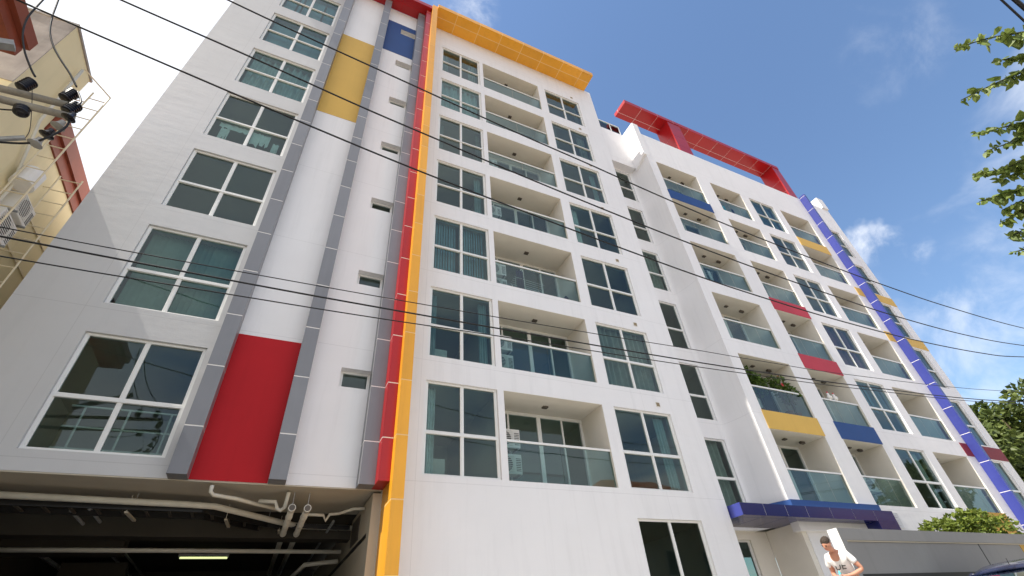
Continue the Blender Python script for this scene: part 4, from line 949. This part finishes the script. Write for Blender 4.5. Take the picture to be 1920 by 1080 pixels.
# ------------------------------------------------------------------ overhead lines and pole
def smooth(pts, n=10):
    P = [Vector(p) for p in pts]; out = []
    for i in range(len(P) - 1):
        p0 = P[max(i - 1, 0)]; p1 = P[i]; p2 = P[i + 1]; p3 = P[min(i + 2, len(P) - 1)]
        for k in range(n):
            t = k / n; out.append(0.5 * ((2 * p1) + (p2 - p0) * t + (2 * p0 - 5 * p1 + 4 * p2 - p3) * t * t + (3 * p1 - p0 - 3 * p2 + p3) * t ** 3))
    out.append(P[-1]); return out
WSC = 5.0 / 4.0
def cable(pts, r, label, y=5.0, s=WSC):
    P = [(x * s, y, z * s) for x, z in pts]
    o = MB().tube(smooth(P, 6), r, 6).build('overhead_cable', 'cable', smooth=True); tag(o, label, 'cable', 'overhead cables'); return o
cable([(-7.0, 8.9), (-4.4, 8.28), (-2.15, 7.85), (-1.15, 7.68), (0.69, 7.41), (2.4, 7.16), (3.97, 6.98), (5.3, 6.80), (7.0, 6.62), (8.33, 6.53), (10.43, 6.43), (12.12, 6.40), (14.75, 6.42), (19.19, 6.68), (26.0, 7.5)], 0.015, 'thick black overhead cable, highest of the three crossing the upper facade')
cable([(-7.0, 7.6), (-4.6, 7.12), (-3.06, 6.84), (-1.46, 6.58), (-0.02, 6.32), (1.09, 6.16), (2.31, 5.98), (4.28, 5.75), (5.79, 5.61), (7.71, 5.48), (9.76, 5.40), (11.52, 5.37), (14.51, 5.48), (18.02, 5.84), (26.0, 7.0)], 0.015, 'thick black overhead cable, middle of the three crossing the upper facade')
cable([(-7.0, 6.8), (-5.2, 6.40), (-3.74, 6.10), (-2.11, 5.79), (-0.59, 5.52), (0.74, 5.31), (2.24, 5.13), (4.07, 4.94), (5.86, 4.79), (7.27, 4.73), (8.96, 4.70), (11.6, 4.76), (14.72, 4.99), (17.3, 5.35), (26.0, 6.9)], 0.015, 'thick black overhead cable, lowest of the three crossing the upper facade')
cable([(-7.0, 3.1), (-4.0, 3.01), (-2.43, 2.985), (-0.59, 3.02), (1.35, 3.08), (3.34, 3.16), (4.84, 3.235), (6.45, 3.30), (8.6, 3.42), (14.0, 3.9), (24.0, 5.2)], 0.0065, 'thin black service wire, topmost of the lower three across the facade')
cable([(-7.0, 2.95), (-4.0, 2.91), (-2.39, 2.895), (-0.56, 2.90), (0.73, 2.92), (2.07, 2.95), (3.6, 2.99), (5.8, 3.07), (8.6, 3.22), (14.0, 3.65), (24.0, 4.9)], 0.011, 'black service wire, middle and thickest of the lower three across the facade')
cable([(-7.0, 2.72), (-4.0, 2.71), (-2.3, 2.71), (-0.53, 2.75), (0.6, 2.785), (2.07, 2.85), (4.03, 2.92), (5.76, 3.00), (8.6, 3.16), (14.0, 3.6), (24.0, 4.85)], 0.0075, 'thin black service wire, lowest of the lower three across the facade')
for (a, b, r, lb) in (((4.51, -0.41, 3.93), (4.68, -0.38, 3.73), 0.008, 'thinner dark cable crossing the top right corner'), ((4.56, -0.45, 3.87), (4.63, -0.44, 3.79), 0.016, 'thicker dark cable crossing the top right corner')):
    a = Vector(a); d = (Vector(b) - a).normalized(); o = MB().tube([tuple(a - d * 3), tuple(a), tuple(a + d * 3)], r, 6).build('overhead_cable', 'cable'); tag(o, lb, 'cable', 'overhead cables')

up = empty('utility_pole', (-7.2, 5.1, GZ)); tag(up, 'concrete utility pole with cross arms and black insulators at the left edge', 'utility pole')
m = MB(); m.box(-7.35, -7.05, 4.95, 5.25, GZ, 11.5); m.build('pole', 'concrete', up)
def arm(a, b, r):
    return MB().tube([a, b], r, 10).build('cross_arm', 'crossarm', up, smooth=True)
k = WSC
arm((-7.0, 5.06, 5.62), (-3.27, 5.06, 5.86), 0.045); arm((-7.0, 4.98, 5.38), (-3.20, 4.98, 5.57), 0.045)
def insulator(p, axis, h, r, n, m='porcelain'):
    prof = []; 
    for i in range(n):
        z = h * i / n; prof += [(z, r * 0.62), (z + h / n * 0.25, r), (z + h / n * 0.7, r * 0.95), (z + h / n * 0.95, r * 0.62)]
    prof += [(h, r * 0.5), (h * 1.06, r * 0.42)]
    return MB().lathe(p, axis, prof, 16).build('insulator', m, up, smooth=False)
for p in ((-3.87, 5.04, 5.90), (-3.46, 5.04, 5.93), (-3.31, 4.99, 5.65)): insulator(p, (0.22, 0, 1), 0.18, 0.070, 6)
insulator((-3.66, 4.99, 5.50), (0.25, 0, -1), 0.10, 0.075, 3)
# strain insulator string with its jumper
for i in range(4):
    a = Vector((-3.22, 4.95, 5.50)) + (Vector((-3.32, 5.0, 4.98)) - Vector((-3.22, 4.95, 5.50))) * (i / 3.0)
    MB().lathe(tuple(a), (0.15, -0.1, 1), [(-0.02, 0.03), (0.0, 0.075), (0.02, 0.055), (0.06, 0.035), (0.10, 0.03)], 16).build('disc_insulator', 'grey_porcelain' if i % 2 else 'porcelain', up, smooth=False)
def jump(pts, r=0.012):
    o = MB().tube(smooth([(x * k, y, z * k) for x, y, z in pts], 8), r, 6).build('jumper_cable', 'cable', up, smooth=True)
jump([(-3.60, 5.0, 6.38), (-3.57, 5.0, 6.10), (-3.53, 5.0, 5.82), (-3.44, 5.0, 5.54), (-3.30, 5.0, 5.26), (-3.13, 5.0, 5.00), (-3.06, 5.0, 4.91)]); jump([(-3.52, 5.0, 6.47), (-3.46, 5.0, 6.25), (-3.39, 5.0, 6.00), (-3.29, 5.0, 5.72), (-3.17, 5.0, 5.50), (-3.03, 5.0, 5.31), (-2.87, 5.0, 5.12), (-2.74, 5.0, 4.94)])
jump([(-2.70, 5.0, 4.87), (-2.60, 4.96, 4.70), (-2.585, 4.93, 4.60)]); jump([(-2.60, 4.95, 4.50), (-2.54, 4.95, 4.28), (-2.60, 4.95, 4.05), (-2.72, 5.0, 3.96), (-3.0, 5.0, 3.85)])
jump([(-2.95, 5.0, 4.36), (-3.1, 5.0, 4.30), (-3.4, 5.0, 4.26)], 0.010)
MB().tube([(-4.6, 5.0, 4.2), (-3.43, 5.0, 5.04)], 0.028, 8).build('stay_rod', 'galvanised', up); MB().tube(smooth([(-3.43, 5.0, 5.04), (-3.46, 5.0, 5.2), (-3.62, 5.0, 5.6), (-3.75, 5.0, 5.9)], 6), 0.004, 5).build('stay_wire', 'cable', up)
m = MB(); m.bar((-5.3, 4.9, 6.05), (-4.20, 4.95, 6.55), 0.10, 0.10); m.build('steel_channel', 'galvanised', up)

# ------------------------------------------------------------------ leafy branches at the right edge
nt2 = empty('street_tree', (8.2, -2.6, GZ)); tag(nt2, 'leafy tree branches reaching in from the right edge against the sky', 'tree')
BR = [[[4.56, -0.01, 3.9], [4.63, -0.18, 3.81], [4.72, -0.33, 3.69]], [[4.74, -0.08, 3.68], [4.81, -0.22, 3.58]], [[4.79, 0.23, 3.61], [4.83, 0.03, 3.56], [4.87, -0.15, 3.5]], [[4.95, 0.36, 3.37], [5.01, 0.23, 3.3], [5.05, 0.1, 3.23]], [[5.05, 0.41, 3.22], [5.08, 0.28, 3.18], [5.1, 0.17, 3.16]], [[5.09, 0.56, 3.12], [5.15, 0.42, 3.04], [5.18, 0.29, 3.02]], [[5.19, 0.7, 2.93], [5.23, 0.56, 2.89], [5.26, 0.43, 2.86]], [[5.3, 0.72, 2.72], [5.32, 0.55, 2.71]], [[5.36, 0.77, 2.59], [5.37, 0.65, 2.59]], [[5.4, 0.82, 2.48], [5.42, 0.75, 2.46]], [[5.17, 0.51, 2.99], [5.21, 0.34, 2.96]], [[5.27, 0.64, 2.79], [5.29, 0.5, 2.78]]]
tw = MB(); lf = MB(); rnd = random.Random(21)
hub = Vector((6.6, -1.5, 2.9))
for bi, b in enumerate(BR):
    P = [Vector(p) for p in b]; d = (P[-1] - P[-2]).normalized()
    base = P[-1] + d * 0.35; P2 = P + [base, base.lerp(hub, 0.5) + Vector((0, 0, 0.1)), hub]
    path = smooth([tuple(p) for p in P2], 6); tw.tube(path, [0.004 + 0.020 * (i / len(path)) ** 1.5 for i in range(len(path))], 5)
    lim = (P[-1] - P[0]).length + 0.45; acc = 0; last = Vector(path[0]); nx = 0.0
    dens = 0.0080 if bi in (5, 6, 7, 10, 11) else 0.0098
    for q in path[1:]:
        q = Vector(q); seg = (q - last).length; u = 0
        while nx < acc + seg and nx < lim:
            p = last.lerp(q, (nx - acc) / max(seg, 1e-6)); s = rnd.choice((0.045, 0.06, 0.07, 0.085, 0.10)) * rnd.uniform(0.85, 1.15) * (0.75 + 0.5 * min(1, nx / 0.4))
            dv = Vector((rnd.uniform(-.5, .5), rnd.uniform(-.5, .5), rnd.uniform(-1.0, 0.25))).normalized()
            sd_ = dv.cross(Vector((rnd.uniform(-1, 1), rnd.uniform(-1, 1), rnd.uniform(-.4, .4)))).normalized(); up_ = sd_.cross(dv) * s * rnd.uniform(0.10, 0.24)
            c0 = p + dv * s * 0.12; w1, w2 = s * 0.36, s * 0.30
            mid = [c0, c0 + dv * s * 0.35 - up_ * 0.2, c0 + dv * s * 0.7 - up_ * 0.1, c0 + dv * s * 1.05 + up_ * 0.5]
            for sg in (1, -1):
                e1 = c0 + dv * s * 0.28 + sd_ * sg * w1 + up_; e2 = c0 + dv * s * 0.66 + sd_ * sg * w2 + up_
                lf.quad(mid[0], e1, mid[1]); lf.quad(mid[1], e1, e2, mid[2]); lf.quad(mid[2], e2, mid[3])
            nx += dens * rnd.uniform(0.5, 1.3)
        acc += seg; last = q
lf.build('foliage', 'near_leaf', nt2); tw.build('twigs', 'twig', nt2, smooth=True)
m = MB(); m.tube([(8.2, -2.6, GZ), (8.1, -2.5, 0.6), (7.6, -2.2, 1.9), (6.6, -1.5, 2.9), (6.2, -1.6, 4.2)], [0.16, 0.13, 0.10, 0.055, 0.02], 10); m.build('trunk', 'bark', nt2, smooth=True)

# ------------------------------------------------------------------ houses across the street (behind the camera, mirrored in the glass)
def house(x0, x1, y0, y1, eh, rh, label, wm='cream'):
    t = empty('tiled_house', ((x0 + x1) / 2, (y0 + y1) / 2, GZ)); tag(t, label, 'house')
    MB().box(x0, x1, y0, y1, GZ, eh).build('wall', wm, t)
    e = 0.7; cx, cy = (x0 + x1) / 2, (y0 + y1) / 2; d = (y1 - y0) / 2
    A = (x0 - e, y0 - e, eh); Bq = (x1 + e, y0 - e, eh); Cq = (x1 + e, y1 + e, eh); D = (x0 - e, y1 + e, eh); R1 = (x0 + d * 0.8, cy, eh + rh); R2 = (x1 - d * 0.8, cy, eh + rh)
    m = MB(); m.quad(A, Bq, R2, R1); m.quad(Cq, D, R1, R2); m.quad(D, A, R1); m.quad(Bq, Cq, R2); m.quad(D, Cq, Bq, A); m.build('roof', 'tile', t)
    n = max(2, int((x1 - x0) / 3))
    for i in range(n):
        for zz in (GZ + 1.0, GZ + 4.2):
            if zz + 1.4 > eh: continue
            xx = x0 + (x1 - x0) * (i + 0.5) / n; w = MB().box(xx - 0.65, xx + 0.65, y1, y1 + 0.05, zz, zz + 1.4).build('window', 'frame', t); MB().box(xx - 0.58, xx + 0.58, y1 + 0.052, y1 + 0.058, zz + 0.07, zz + 1.33).build('pane', 'dark_glass', w)
house(20.0, 33.0, -17.0, -7.5, 7.6, 3.4, 'cream house with orange tiled roof across the street, seen mirrored in the windows')
house(44.0, 60.0, -18.0, -8.0, 6.6, 3.4, 'second tiled house across the street, farther along, seen mirrored in the windows')
house(-26.0, -12.0, -18.0, -8.0, 6.4, 3.0, 'tiled house across the street behind the photographer to the left')
tree('broadleaf_tree', 64.0, -9.5, 13.0, 3.4, 11.0, 2.4, 5000, 0.5, 'slender tree across the street, mirrored in the right windows', seed=31, clump=20, cr=1.2)
tree('broadleaf_tree', 38.5, -10.5, 10.0, 3.0, 6.8, 2.8, 5000, 0.45, 'round tree across the street between the two tiled houses', seed=33, clump=20, cr=1.2)
